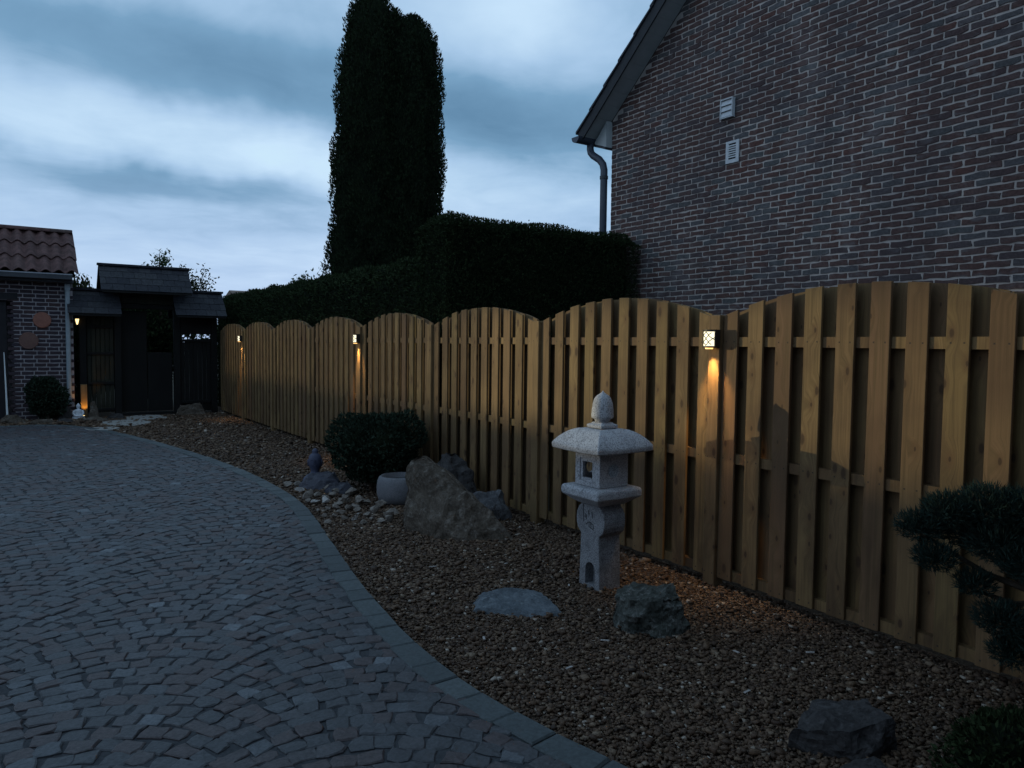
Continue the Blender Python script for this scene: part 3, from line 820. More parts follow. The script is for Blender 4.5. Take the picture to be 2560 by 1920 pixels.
for s_ in (-1, 1): m.box(s_*.028-.013, s_*.028+.013, -.060, -.05, .284, .291)
m.build('face', 'statue_blue', bust)

# white seated statue by the garage
ws = tag(empty('seated_statue', (1.035, 16.0, 0), R(-5)), 'small white seated statue glowing beside the garage corner', 'statue')
m = MB()
m.lathe([(.20, 0), (.205, .03), (.19, .075), (.14, .105), (.118, .14), (.124, .20), (.132, .245), (.115, .275), (.06, .293), (.042, .305), (.046, .322), (.066, .345), (.072, .375), (.066, .408), (.04, .43), (.028, .438), (.025, .452), (.008, .462)], 0, 0, 24, .92, .62)
m.build('body', 'statue_white', ws, smooth=True)
m = MB()
for s_ in (-1, 1): m.tube([(s_*.118, 0, .25), (s_*.145, -.03, .17), (s_*.09, -.11, .105), (0, -.13, .10)], [.034, .032, .027, .022], 10)
m.build('arms', 'statue_white', ws, smooth=True)
ws.scale = (.56, .6, .66)

bst = [(1.20, 15.98, -.02), (1.38, 15.96, -.02), (1.40, 16.15, -.02), (1.2, 16.15, -.02), (1.23, 16.03, .30), (1.31, 16.02, .36), (1.36, 16.1, .24), (1.25, 16.12, .3)]
tag(rock('standing_stone', bst, 'rock_brown', 3, .03, 6, 11), 'upright brown stone right of the small white statue', 'rock')
for i, (x, y, w, h, lab) in enumerate(((.02, 15.72, .20, .16, 'brown edging stone at the left end of the planting below the round terracotta plates'), (.46, 15.42, .22, .09, 'flat tan edging stone in front of the dark round shrub'),
                                  (.80, 15.55, .16, .08, 'dark low edging stone between dark shrub and white statue'), (.78, 16.0, .14, .26, 'dark upright stone left of the small white statue'), (1.30, 15.5, .24, .08, 'low tan edging stone in front of the upright brown stone'), (1.62, 15.75, .16, .12, 'low dark stone beside the first stepping flagstone'))):
    pts = [(x+random.uniform(-w, w), y+random.uniform(-.12, .12), random.uniform(-.02, h)) for _ in range(16)]+[(x-w, y, -.02), (x+w, y, -.02), (x, y-.12, -.02), (x, y+.12, -.02), (x-w*.4, y, h), (x+w*.4, y, h)]
    tag(rock('edging_stone', pts, 'rock_brown' if i in (0, 1, 4) else 'rock_dark', 2, .03, 6, 30+i), lab, 'rock')
for i, (cx, cy, a, b_, lab) in enumerate(((1.24, 13.98, .26, .30, 'small pale flagstone at the tip of the drive edge'), (1.72, 14.85, .40, .55, 'large pale flagstone in the middle of the path to the gate'), (2.15, 15.75, .40, .48, 'pale flagstone nearest the dark gate opening'))):
    pts = []
    for k in range(9):
        w_ = 2*math.pi*k/9+random.uniform(-.2, .2); q = random.uniform(.85, 1.1)
        for z in (-.02, .024): pts.append((cx+a*math.cos(w_)*q, cy+b_*math.sin(w_)*q, z+random.uniform(-.002, .002)))
    tag(rock('flagstone', pts, 'flag', 2, .006, 5, 40+i, fine=.002), lab, 'stone')

for (x, y, a, L_) in ((2.83, 3.52, .9, .05), (2.45, 2.75, 2.1, .045), (2.1, 2.6, .3, .05), (2.9, 2.3, 1.4, .04), (2.3, 4.3, 2.6, .05), (2.75, 4.1, .5, .04), (1.95, 3.1, 1.1, .05), (3.2, 2.1, 2.3, .04), (2.6, 2.0, .2, .05)):
    m = MB(); m.box(-L_/2, L_/2, -.005, .005, 0, .004); o = m.build('wood_chip', 'pebble_pale', None, loc=(x, y, .020)); o.rotation_euler = (.1, .12, a)
    tag(o, 'small pale wood chip lying on the gravel', 'wood chip', 'wood chips on the gravel')

# lit timber bollard behind the white statue, with its ground spot
bo = tag(empty('timber_bollard', (1.15, 16.28, 0)), 'short timber post lit orange from below behind the white statue', 'post')
m = MB(); m.box(-.055, .055, -.04, .04, -.02, .64); bevel(m.build('shaft', 'pine_post', bo), .006, 2)
gs = tag(empty('ground_spot', (1.13, 16.14, 0)), 'little ground spotlight at the foot of the lit timber post', 'lamp')
m = MB(); m.lathe([(.03, 0), (.032, .05), (.026, .055)], 0, 0, 14); m.build('housing', 'dark_metal', gs)
m = MB(); m.lathe([(.022, .056), (.02, .059)], 0, 0, 14); m.build('lens', 'small_glow', gs)
l = bpy.data.lights.new('uplight', 'SPOT'); l.energy = 7; l.color = (1, .50, .10); l.spot_size = R(75); l.spot_blend = .6; l.shadow_soft_size = .015
lo = bpy.data.objects.new('uplight', l); C.objects.link(lo); lo.location = (1.155, 16.15, .10)
lo.rotation_euler = Vector((0, -.30, -1)).to_track_quat('Z', 'Y').to_euler()

# ------------------------------------------------------------------ foliage builders
def shell_points(n, fn, depth=.10):
    """fn(n) -> points, outward normals; push a random depth inward"""
    P, N = fn(n)
    dd = rng.random(n)**1.5*depth
    return P-N*dd[:, None], N
def bushy(name, centre, radii, n, leaf, width, mat, label, cat='bush', group=None, lumps=9, seed=0, flat=0.0, stemr=.03):
    t = tag(empty(name, (centre[0], centre[1], 0)), label, cat, group)
    rr = np.random.default_rng(100+seed)
    L = rr.normal(size=(lumps, 3)); L[:, 2] = L[:, 2]*.8+.2; L /= np.linalg.norm(L, axis=1)[:, None]
    ph = rr.uniform(0, 6.28, 3)
    def rad(N):
        r = np.full(len(N), .80)
        for q in L: r += .26*np.exp(-((1-N@q)/.10))
        r += .04*np.sin(N[:, 0]*11+ph[0])*np.sin(N[:, 1]*12+ph[1])+.05*np.sin(N[:, 2]*13+ph[2])
        return np.minimum(r, 1.12)
    N = rng.normal(size=(n, 3)); N /= np.linalg.norm(N, axis=1)[:, None]
    rd = np.array(radii)
    P = N*rad(N)[:, None]*rd
    P = P*(1-.22*rng.random(n)**1.6)[:, None]
    P[:, 2] = P[:, 2]+centre[2]
    keep = P[:, 2] > .03; P, N = P[keep], N[keep]
    D = N+np.array([0, 0, .6])
    leaves('crown', P, D, leaf, width, mat, t, .7)
    # twiggy dark inner mass and stems
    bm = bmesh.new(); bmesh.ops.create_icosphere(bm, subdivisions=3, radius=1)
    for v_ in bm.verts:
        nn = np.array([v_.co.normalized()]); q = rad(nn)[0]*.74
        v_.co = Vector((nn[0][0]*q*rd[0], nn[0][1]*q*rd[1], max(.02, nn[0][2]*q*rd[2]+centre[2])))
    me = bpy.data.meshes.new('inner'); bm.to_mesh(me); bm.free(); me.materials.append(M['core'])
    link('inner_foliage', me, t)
    m = MB()
    for k in range(4):
        a = k*1.57+seed; m.tube([(math.cos(a)*.03, math.sin(a)*.03, -.03), (math.cos(a)*rd[0]*.3, math.sin(a)*rd[1]*.3, centre[2]*.7), (math.cos(a)*rd[0]*.55, math.sin(a)*rd[1]*.55, centre[2])], [stemr, stemr*.7, stemr*.3], 7)
    m.build('stem', 'bark', t)
    return t
bushy('evergreen_bush', (3.10, 7.02, .42), (.47, .56, .45), 9000, .042, .020, 'azalea', 'rounded dark evergreen bush in front of the fence beside the basin', seed=1)
bushy('evergreen_bush', (.52, 15.95, .42), (.36, .30, .46), 3500, .06, .03, 'azalea', 'dark round bush against the garage brick wall', seed=2)
bushy('evergreen_bush', (2.86, 1.06, .11), (.30, .24, .15), 4500, .026, .012, 'hedge', 'low black bush in the bottom right corner beside the split rock', seed=3)

# cloud-pruned pine at the right edge
pn = tag(empty('pine_shrub', (3.34, .98, 0)), 'blue green needled pine shrub in front of fence at the right edge', 'pine')
tuft = [(3.00, 1.50, .80, .09), (3.02, 1.40, .88, .10), (3.06, 1.28, .92, .11), (3.10, 1.16, .92, .12), (3.12, 1.38, .80, .11), (3.16, 1.04, .88, .13), (3.06, 1.24, .78, .11), (2.96, 1.42, .70, .08), (3.04, 1.12, .74, .11),
        (3.16, .92, .76, .14), (3.02, 1.30, .62, .07), (3.10, 1.00, .62, .12), (3.00, 1.20, .52, .09), (3.04, 1.06, .48, .11), (3.10, .90, .46, .13), (3.02, 1.16, .40, .08), (3.08, .96, .34, .11), (3.18, 1.2, .84, .10)]
Pp = []; Dd = []
for (x, y, z, r) in tuft:
    n = int(2600*(r/.1)**2*.75)
    N = rng.normal(size=(n, 3)); N /= np.linalg.norm(N, axis=1)[:, None]
    P = np.array([x, y, z])+N*np.array([r, r*1.1, r*.72])*(rng.random(n)**.45)[:, None]
    Pp.append(P); Dd.append(N+np.array([0, 0, .7]))
Pp = np.concatenate(Pp)-np.array([3.34, .98, 0]); Dd = np.concatenate(Dd)
leaves('needles', Pp, Dd, .034, .0040, 'pine_needle', pn, .45)
m = MB()
m.tube([(0, 0, -.05), (-.04, .05, .3), (-.16, .10, .6), (-.22, .22, .82)], [.05, .045, .035, .018], 9)
m.build('trunk', 'bark', pn)
for (x, y, z, r) in tuft[::2]:
    m = MB(); b0 = Vector((-.16, .10, .58 if z > .55 else .3)); e = Vector((x-3.34, y-.98, z-.03))
    m.tube([b0, (b0+e)/2+Vector((0, 0, -.03)), e], [.016, .011, .005], 6); m.build('branch', 'bark', pn)

# hedges
def hedge(name, x0, x1, y0, y1, z1, n, label, lump=.05, rnd=.25, leaf=.04):
    t = tag(empty(name, ((x0+x1)/2, (y0+y1)/2, 0)), label, 'hedge')
    cx, cy = (x0+x1)/2, (y0+y1)/2
    hx, hy = (x1-x0)/2, (y1-y0)/2
    areas = np.array([2*hy*z1, 2*hy*z1*.25, 2*hx*z1, 2*hx*z1*.35, 4*hx*hy*1.3])
    f = rng.choice(5, n, p=areas/areas.sum())
    u, w = rng.random(n), rng.random(n)
    P = np.zeros((n, 3)); N = np.zeros((n, 3))
    for k in range(5):
        s = f == k
        if k < 2:
            P[s, 0] = -hx if k == 0 else hx; P[s, 1] = (u[s]*2-1)*hy; P[s, 2] = w[s]*z1; N[s, 0] = -1 if k == 0 else 1
        elif k < 4:
            P[s, 1] = -hy if k == 2 else hy; P[s, 0] = (u[s]*2-1)*hx; P[s, 2] = w[s]*z1; N[s, 1] = -1 if k == 2 else 1
        else:
            P[s, 0] = (u[s]*2-1)*hx; P[s, 1] = (w[s]*2-1)*hy; P[s, 2] = z1; N[s, 2] = 1
    def shape(P):
        # round the top edges, add clipped unevenness
        Q = P.copy()
        Q[:, 2] = z1-np.clip(z1-Q[:, 2], 0, None)
        dxe = hx-np.abs(Q[:, 0]); dye = hy-np.abs(Q[:, 1]); dze = z1-Q[:, 2]
        for d1, ax in ((dxe, 0), (dye, 1)):
            q = np.clip(1-d1/rnd, 0, 1)**2; top = np.clip(1-dze/rnd, 0, 1)
            Q[:, 2] -= q*top*rnd*.5
            Q[:, ax] -= np.sign(Q[:, ax])*top**2*rnd*.45*np.clip(1-d1/rnd, 0, 1)
        wob = np.sin((P[:, 0]+cx)*5.1+(P[:, 2])*3.3)*np.sin((P[:, 1]+cy)*4.3+P[:, 2]*2.1)+.6*np.sin((P[:, 1]+cy)*11+P[:, 2]*9+(P[:, 0]+cx)*8)
        return Q, wob
    Q, wob = shape(P)
    Q = Q+N*(wob*lump*.5)[:, None]-N*(rng.random(n)**1.4*.12)[:, None]
    stray = rng.random(n) < .012
    Q[stray] += N[stray]*rng.uniform(.0, .05, stray.sum())[:, None]
    leaves('foliage', Q, N+np.array([0, 0, .5]), leaf, leaf*.45, 'hedge', t, .75)
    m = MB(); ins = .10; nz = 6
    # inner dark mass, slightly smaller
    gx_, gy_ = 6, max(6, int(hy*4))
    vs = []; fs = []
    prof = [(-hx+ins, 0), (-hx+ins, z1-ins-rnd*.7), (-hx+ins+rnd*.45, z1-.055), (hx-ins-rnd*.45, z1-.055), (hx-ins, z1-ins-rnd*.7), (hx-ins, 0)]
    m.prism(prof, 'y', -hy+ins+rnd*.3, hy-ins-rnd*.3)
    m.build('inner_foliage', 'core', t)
    return t
hedge('tall_hedge', 3.78, 6.58, 6.86, 7.6, 2.90, 95000, 'tall square clipped dark hedge between the fence and the brick house', .035, .15, .030)
hedge('low_hedge', 3.98, 5.0, 7.5, 18.6, 2.56, 80000, 'long lower clipped hedge running behind the fence toward the gate', .05, .25, .048)

# columnar conifer
tr = tag(empty('conifer_tree', (5.60, 12.4, 0)), 'tall dark columnar conifer with twin tops behind the low hedge', 'tree')
cols = [  # cx, cy, [(z, r)...]
    (-.22, 0, [(.3, .5), (1.5, .68), (2.6, .72), (3.4, .71), (4.5, .69), (5.5, .66), (6.5, .58), (7.0, .50), (7.3, .40), (7.52, .26), (7.64, .10), (7.68, .03)]),
    (.60, .10, [(.3, .42), (2.0, .54), (3.6, .56), (4.6, .56), (5.6, .52), (6.3, .49), (6.8, .46), (7.1, .40), (7.32, .27), (7.44, .12), (7.48, .03)]),
    (.12, -.20, [(.3, .45), (2.5, .55), (4.0, .54), (5.5, .50), (6.4, .42), (7.0, .28), (7.35, .05)])]
P_, N_, T_ = [], [], []
coremb = MB()
for ci, (cx, cy, pr) in enumerate(cols):
    zz_ = np.array([p[0] for p in pr]); rr_ = np.array([p[1] for p in pr])
    n = 56000
    z = rng.uniform(.3, zz_[-1], n*2)
    r = np.interp(z, zz_, rr_)
    keep = rng.random(n*2) < r/rr_.max()*.9+.1; z = z[keep][:n]; r = r[keep][:n]; n = len(z)
    th = rng.uniform(0, 6.283, n)
    def lump(th, z): return 1+.13*np.sin(th*3+z*1.7+ci*2)*np.sin(z*2.6+ci)+.05*np.abs(np.sin(z*3.7+ci*1.9+th*2))+.08*np.sin(th*7+z*4.1+ci)*np.sin(z*5.2+1.3*ci)+.05*np.sin(th*11-z*7)
    rl = r*lump(th, z)
    # sprays: clumps pointing up and out
    rl = rl-(rng.random(n)**1.5)*.15
    stray = rng.random(n) < .03; rl[stray] += rng.uniform(0, .04, stray.sum())
    P = np.stack([cx+rl*np.cos(th), cy+rl*np.sin(th), z], 1); N = np.stack([np.cos(th), np.sin(th), np.full(n, .0)], 1)
    P_.append(P); N_.append(N*.55+np.array([0, 0, 1.0]))
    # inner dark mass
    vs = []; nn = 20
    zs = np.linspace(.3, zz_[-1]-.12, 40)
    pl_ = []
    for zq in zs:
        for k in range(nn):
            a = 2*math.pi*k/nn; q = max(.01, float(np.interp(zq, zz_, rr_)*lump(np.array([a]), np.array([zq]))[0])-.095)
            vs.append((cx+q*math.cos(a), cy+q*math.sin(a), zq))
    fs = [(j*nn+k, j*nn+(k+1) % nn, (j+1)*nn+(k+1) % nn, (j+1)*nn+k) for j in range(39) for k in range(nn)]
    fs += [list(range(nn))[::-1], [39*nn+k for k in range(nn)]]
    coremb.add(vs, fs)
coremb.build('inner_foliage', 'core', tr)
leaves('crown', np.concatenate(P_), np.concatenate(N_), .052, .024, 'thuja', tr, .38)
m = MB(); m.tube([(0, 0, -.05), (0, .02, .6), (.02, 0, 2)], [.22, .18, .12], 12); m.build('trunk', 'bark', tr)

# loose trees and shrubs beyond
def loose_shrub(name, x, y, z0, z1, r, n, label, leaf=.07, mat='shrub', cat='tree', group=None, branches=7, seed=0, dense=False):
    t = tag(empty(name, (x, y, 0)), label, cat, group)
    rr = random.Random(seed); P = []
    m = MB(); m.tube([(0, 0, -.05), (.02, .02, z0*.6), (0, 0, z0+(z1-z0)*.5)], [.05, .035, .015], 7); m.build('trunk', 'bark', t)
    bmb = MB()
    for k in range(branches):
        a = k*2.4+seed; e = Vector((math.cos(a)*r*rr.uniform(.3, 1), math.sin(a)*r*rr.uniform(.3, 1), z0+(z1-z0)*rr.uniform(.35, 1.0)))
        s = Vector((0, 0, z0+(z1-z0)*.1)); mid = (s+e)/2+Vector((0, 0, .1))
        bmb.tube([s, mid, e], [.018, .012, .004], 5)
        for q in range(n//branches):
            w = rng.random()**.6; p = s*(1-w)**2+mid*2*w*(1-w)+e*w*w if False else s+(e-s)*w
            P.append(np.array(p)+rng.normal(0, .13 if dense else .10, 3)*(1.2-.5*w))
    bmb.build('branch', 'bark', t)
    P = np.array(P); leaves('crown', P, rng.normal(size=P.shape)*.6+np.array([0, 0, .5]), leaf, leaf*.5, mat, t, .5)
    return t
loose_shrub('garden_tree', 5.85, 17.2, 2.2, 3.32, .62, 900, 'small light green tree left of the tall conifer above the hedge', .09, 'shrub', branches=10, seed=1)
loose_shrub('garden_tree', 2.92, 19.0, 2.8, 3.66, .30, 420, 'thin tree tuft rising just above the middle gate roof', .08, 'shrub', branches=6, seed=2)
loose_shrub('garden_tree', 3.72, 19.6, 2.0, 3.30, .50, 2600, 'dense dark tree right behind the right shoulder of the gate roof', .075, 'hedge', branches=14, seed=3, dense=True)
loose_shrub('garden_tree', 4.1, 19.3, 1.0, 2.15, .46, 800, 'sparse leafy shrub seen through the gap of the right gate screen', .10, 'shrub', branches=8, seed=9)
loose_shrub('sapling', 1.33, 19.0, 2.0, 3.55, .30, 60, 'thin bare sapling between garage roof and gate roof', .05, 'shrub', branches=5, seed=4)
for x, y, r, h, sd, lab in ((1.2, 19.0, 1.0, 2.75, 5, 'dark shrub behind the left gate screen'), (2.6, 19.4, 1.05, 3.0, 6, 'dark shrub filling the view through the gate opening')):
    bushy('garden_shrub', (x, y, h*.5), (r, .9, h*.52), 6500, .10, .05, 'hedge', lab, seed=sd)

# ------------------------------------------------------------------ gate
gt = tag(empty('garden_gate', (2.3, 16.5, 0)), 'dark wooden roofed garden gate between garage and fence', 'gate')
gx0 = 2.3
def gbox(name, x0, x1, y0, y1, z0, z1, mat='gate_wood', parent=gt):
    m = MB(); cx, cy, cz = (x0+x1)/2, (y0+y1)/2, (z0+z1)/2
    m.box(x0-cx, x1-cx, y0-cy, y1-cy, z0-cz, z1-cz)
    o = m.build(name, mat, parent, loc=(cx-gx0, cy-16.5, cz)); bevel(o, .006, 1); return o
for x, h in ((1.16, 2.02), (1.76, 2.45), (2.84, 2.45), (3.56, 2.05)): gbox('post', x-.06, x+.06, 16.44, 16.56, -.03, h)
gbox('beam', 1.5, 3.05, 16.42, 16.58, 2.452, 2.57); gbox('beam', .98, 1.695, 16.43, 16.57, 2.022, 2.12); gbox('beam', 2.905, 3.68, 16.43, 16.57, 2.052, 2.15)
gbox('transom', 1.825, 2.775, 16.48, 16.52, 2.22, 2.45, 'screen_wood'); gbox('rail', 1.825, 2.775, 16.45, 16.55, 2.12, 2.218)
# left screen
for z in (.10, .62, 1.20, 1.72, 1.93): gbox('rail', 1.225, 1.695, 16.455, 16.545, z, z+.055)
for i in range(6): gbox('board', 1.228+i*.078, 1.228+i*.078+.072, 16.485, 16.515, .08, 1.99, 'screen_wood')
# right screen with a gap under the roof
for i in range(7): gbox('board', 2.906+i*.085, 2.906+i*.085+.080, 16.485, 16.515, .04, 1.47)
gbox('rail', 2.905, 3.495, 16.45, 16.55, 1.472, 1.53); gbox('rail', 2.905, 3.495, 16.45, 16.55, 1.635, 1.99)
gbox('rail', 2.905, 3.495, 16.45, 16.484, .2, .26)
gbox('threshold', 1.825, 2.775, 16.42, 16.58, -.02, .05)
# half-open dark door leaf
gbox('door', 1.83, 2.30, 16.60, 16.64, .06, 2.08); gbox('door', 2.31, 2.77, 16.60, 16.64, .06, 1.25)
def shingle_roof(x0, x1, zr, ze, y_r=16.55, y_e=16.05, rows=4, tilew=.21):
    sl_ = math.atan2(zr-ze, y_r-y_e); L = math.hypot(zr-ze, y_r-y_e)
    for side in (1, -1):
        dm = MB(); 
        ye2 = y_e if side == 1 else 2*y_r-y_e
        dm.prism([(y_r-16.5, zr-.03), (ye2-16.5, ze-.03), (ye2-16.5, ze-.055), (y_r-16.5, zr-.055)], 'x', x0-gx0+.02, x1-gx0-.02)
        dm.build('roof_deck', 'gate_wood', gt)
        ncol = int(round((x1-x0)/tilew)); tw = (x1-x0)/ncol
        for r_ in range(rows):
            for c_ in range(-1 if r_ % 2 else 0, ncol):
                a = x0+c_*tw+(tw/2 if r_ % 2 else 0); b_ = a+tw-.006
                a = max(a, x0); b_ = min(b_, x1)
                if b_-a < .03: continue
                m = MB(); ln = L/rows+.045
                m.box(-(b_-a)/2, (b_-a)/2, 0, ln, 0, .011, random.random())
                o = m.build('shingle', 'shingle', gt)
                s0 = L-(r_+1)*L/rows-.0
                yy = y_e+(L-(L-(rows-1-r_)*L/rows))*0
                # r_=0 is the eave row
                dist = r_*L/rows
                y = y_e+dist*math.cos(sl_); z = ze+dist*math.sin(sl_)-.012+.004
                if side == 1:
                    o.location = ((a+b_)/2-gx0, y-16.5, z-.006+random.uniform(0, .003)); o.rotation_euler = (sl_-.035, random.uniform(-.008, .008), 0)
                else:
                    o.location = ((a+b_)/2-gx0, (2*y_r-y)-16.5, z-.006); o.rotation_euler = (sl_-.035, 0, math.pi)
    m = MB(); m.box(x0-gx0-.02, x1-gx0+.02, y_r-16.5-.07, y_r-16.5+.07, zr-.02, zr+.022); m.build('ridge', 'shingle', gt)
shingle_roof(1.45, 3.08, 2.97, 2.46)
shingle_roof(.90, 1.80, 2.47, 2.00, rows=4)
shingle_roof(2.76, 3.74, 2.52, 2.02, rows=4)

# lamp at the gate's left post
t = tag(empty('wall_lamp', (1.07, 16.40, 1.84)), 'tiny lit wall lamp beside the garage downpipe', 'lamp')
m = MB(); m.lathe([(.012, -.055), (.032, .045), (.032, .05)], 0, 0, 12); m.build('glass', 'small_glow', t)
m = MB(); m.lathe([(.036, .051), (.036, .065), (.01, .075)], 0, 0, 12); m.box(-.01, .01, 0, .06, .055, .07); m.build('housing', 'dark_metal', t)
downlight((1.07, 16.37, 1.77), .25, 34, .8)

# ------------------------------------------------------------------ brick builder
def brick_variants(L, H, D, n, mat, rough_=.0035):
    out = []
    for k in range(n):
        m = MB(); t = random.random()
        jl = lambda: random.gauss(0, rough_)
        ring = [(-L/2+.004, -H/2), (-L/6, -H/2), (L/6, -H/2), (L/2-.004, -H/2), (L/2, -H/2+.006), (L/2, H/2-.006), (L/2-.004, H/2), (L/6, H/2), (-L/6, H/2), (-L/2+.004, H/2), (-L/2, H/2-.006), (-L/2, -H/2+.006)]
        ring = [(a+jl()*.6, b_+jl()*.6) for a, b_ in ring]
        q = len(ring); fr = D+random.gauss(0, .0012)
        vs = [(0, a, b_) for a, b_ in ring]+[(fr, a*.985, b_*.95) for a, b_ in ring]
        fs = [(i, (i+1) % q, q+(i+1) % q, q+i) for i in range(q)]+[list(range(q, 2*q))]
        m.add(vs, fs, t); out.append(m)
    return out

# ------------------------------------------------------------------ brick house on the right
HX = 6.62; HC = 7.49; EZ = 4.46; SLP = .86; RY = 2.4
house = tag(empty('brick_house', (HX, 4.0, 0)), 'red brown brick gable house with white pointing right of the hedge', 'house')
def H(y): return EZ+SLP*(min(HC-y, y-(2*RY-HC)))
rzt = EZ+SLP*(HC-RY); yb_ = 2*RY-HC
m = MB(); m.prism([(HC-4, -.02), (HC-4, EZ), (RY-4, rzt), (yb_-4, EZ), (yb_-4, -.02)], 'x', .012, 8.0)
m.build('wall', 'mortar', house)
bv = brick_variants(.1875, .0480, .007, 40, 'brick', .0055)
bme = [b.mesh('brick', mat='brick') for b in bv]
bricks = []
ch, bl = .0615, .2
vents = [(5.56, 4.13, .11, .13), (5.49, 3.65, .13, .16)]
row = 0; z = .60
while z < 6.9:
    y = HC-(.10 if row % 2 else 0)
    first = True
    while y > .3:
        b0 = y-bl
        w = bl
        if first and row % 2: pass
        yc = y-bl/2
        ok = H(yc) > z+.01
        if first and row % 2 == 1:
            # closer brick at the corner
            bricks.append((HC-.045, z, .45)) if H(HC-.05) > z+.03 else None
        if ok: bricks.append((yc, z, 1.0))
        first = False
        y -= bl
    z += ch; row += 1
def px_size(y, z):
    q = Vector((HX, y, z-HEIGHT)); zc = q.dot(fw)
    if zc < .3: return 0
    px = 1280+1850*q.dot(rt)/zc; py = 960-1850*q.dot(up)/zc
    vis_ = H(y-.1) > z+.04 and H(y+.1) > z+.04 and -10 < px < 2570 and -10 < py and z > 1.95 and py < 790
    return 1/zc if vis_ else 0
order = sorted(range(len(bricks)), key=lambda i: -px_size(bricks[i][0], bricks[i][1]))
solo = set(order[:300]); rest = MB()
for i, (y, z, s_) in enumerate(bricks):
    k = random.randrange(40)
    fl = -1
    if i in solo:
        o = link('brick', bme[k], house, (.012, y-4.0+random.gauss(0, .0015), z+random.gauss(0, .001)), (0, 0, math.pi), None)
    else:
        m_ = bv[k]
        vs = [(.012-p[0], y-4.0-p[1]*s_, min(z+p[2], H(y-p[1]*s_)-.002)) for p in m_.v]
        rest.add(vs, m_.f, m_.t[0])
stuff(rest.build('brick', 'brick', house))
# roof
OV = .30; XV = -OV; TH = .10
def hb(name, poly, x0, x1, mat, axis='x'):
    m = MB(); m.prism([(y-4, z) for y, z in poly], axis, x0, x1); return m.build(name, mat, house)
ey = HC+.33
def sz(y): return EZ+SLP*(HC-y)
off = .05
hb('roof_slab', [(ey, sz(ey)+off), (RY, sz(RY)+off), (RY, sz(RY)+off+TH), (ey, sz(ey)+off+TH)], XV+.02, 8.2, 'bargeboard')
hb('roof_slab', [(yb_-.33, sz(ey)+off), (RY, sz(RY)+off), (RY, sz(RY)+off+TH), (yb_-.33, sz(ey)+off+TH)], XV+.02, 8.2, 'bargeboard')
yb3 = ey-.10
hb('bargeboard', [(yb3, sz(yb3)-.03), (RY, sz(RY)-.03), (RY, sz(RY)+off+TH-.01), (ey, sz(ey)+off+TH-.01), (ey, sz(ey)+off+.02)], XV, XV+.019, 'bargeboard')
# soffit boards under the verge
sd = .20; y = ey-.01
cs = math.cos(math.atan(SLP))
while y > RY+.05:
    y2 = y-sd*cs
    hb('soffit_board', [(y-.002, sz(y-.002)+.012), (y2+.002, sz(y2+.002)+.012), (y2+.002, sz(y2+.002)+.03), (y-.002, sz(y-.002)+.03)], XV+.0195, .0115, 'soffit')
    y = y2
# closing box below the eave overhang
hb('eave_box', [(HC+.003, sz(HC)-.02), (ey-.10, sz(ey)+.04), (ey-.10, sz(ey)+.01), (HC+.003, sz(ey)-.07)], XV+.21, 8.0, 'soffit')
hb('eave_board', [(HC+.003, sz(ey)-.105), (HC+.003, sz(ey)-.0705), (ey-.13, sz(ey)-.0005), (ey-.13, sz(ey)-.03)], XV+.20, 8.0, 'gutter_dark')
# tiles: courses as steps at the verge, individually for the first column
pitch_t = .355*cs
n_t = int((ey-RY)/pitch_t)
for k in range(n_t):
    ya = ey+.03-k*pitch_t; yb2 = ya-pitch_t-.05
    for c_ in range(2):
        x0 = XV-.02+c_*.30
        hb('roof_tile', [(ya, sz(ya)+off+TH+.006), (yb2, sz(yb2)+off+TH-.012), (yb2, sz(yb2)+off+TH+.008), (ya, sz(ya)+off+TH+.040)], x0, x0+.296, 'roof_tile')
    hb('roof_tile', [(ya, sz(ya)+off+TH+.006), (yb2, sz(yb2)+off+TH-.012), (yb2, sz(yb2)+off+TH+.008), (ya, sz(ya)+off+TH+.036)], XV+.58, 8.2, 'roof_tile')
# gutter
gy_, gzz = ey-.01, sz(ey)+.085
arc = [(gy_-4+.075*math.cos(a), gzz+.075*math.sin(a)) for a in [math.pi+i*math.pi/8 for i in range(9)]]+[(gy_-4+.055*math.cos(a), gzz+.055*math.sin(a)) for a in [2*math.pi-i*math.pi/8 for i in range(9)]]
m = MB(); m.prism(arc, 'x', XV-.05, 8.0); m.build('gutter', 'zinc', house)
m = MB(); m.prism([(gy_-4+.076*math.cos(a), gzz+.076*math.sin(a)) for a in [math.pi+i*math.pi/10 for i in range(11)]], 'x', XV-.058, XV-.0502); m.build('gutter_end', 'zinc', house)
# downpipe with swan neck
px_ = -.095
m = MB()
m.tube([(px_, gy_-4, gzz-.05), (px_, gy_-4, gzz-.12), (px_, gy_-4-.015, gzz-.17), (px_, gy_-4-.06, gzz-.215), (px_+.02, HC-4+.15, gzz-.29), (px_+.03, HC-4+.09, gzz-.36), (px_+.03, HC-4+.065, gzz-.44), (px_+.03, HC-4+.065, .0)], .048, 14)
m.build('downpipe', 'zinc', house, smooth=True)
m = MB(); m.lathe([(.056, gzz-.56), (.056, gzz-.52)], px_+.03, HC-4+.065, 14); m.box(px_+.02, px_+.04, HC-4+.002, HC-4+.03, gzz-.555, gzz-.525); m.build('pipe_clip', 'gutter_dark', house)
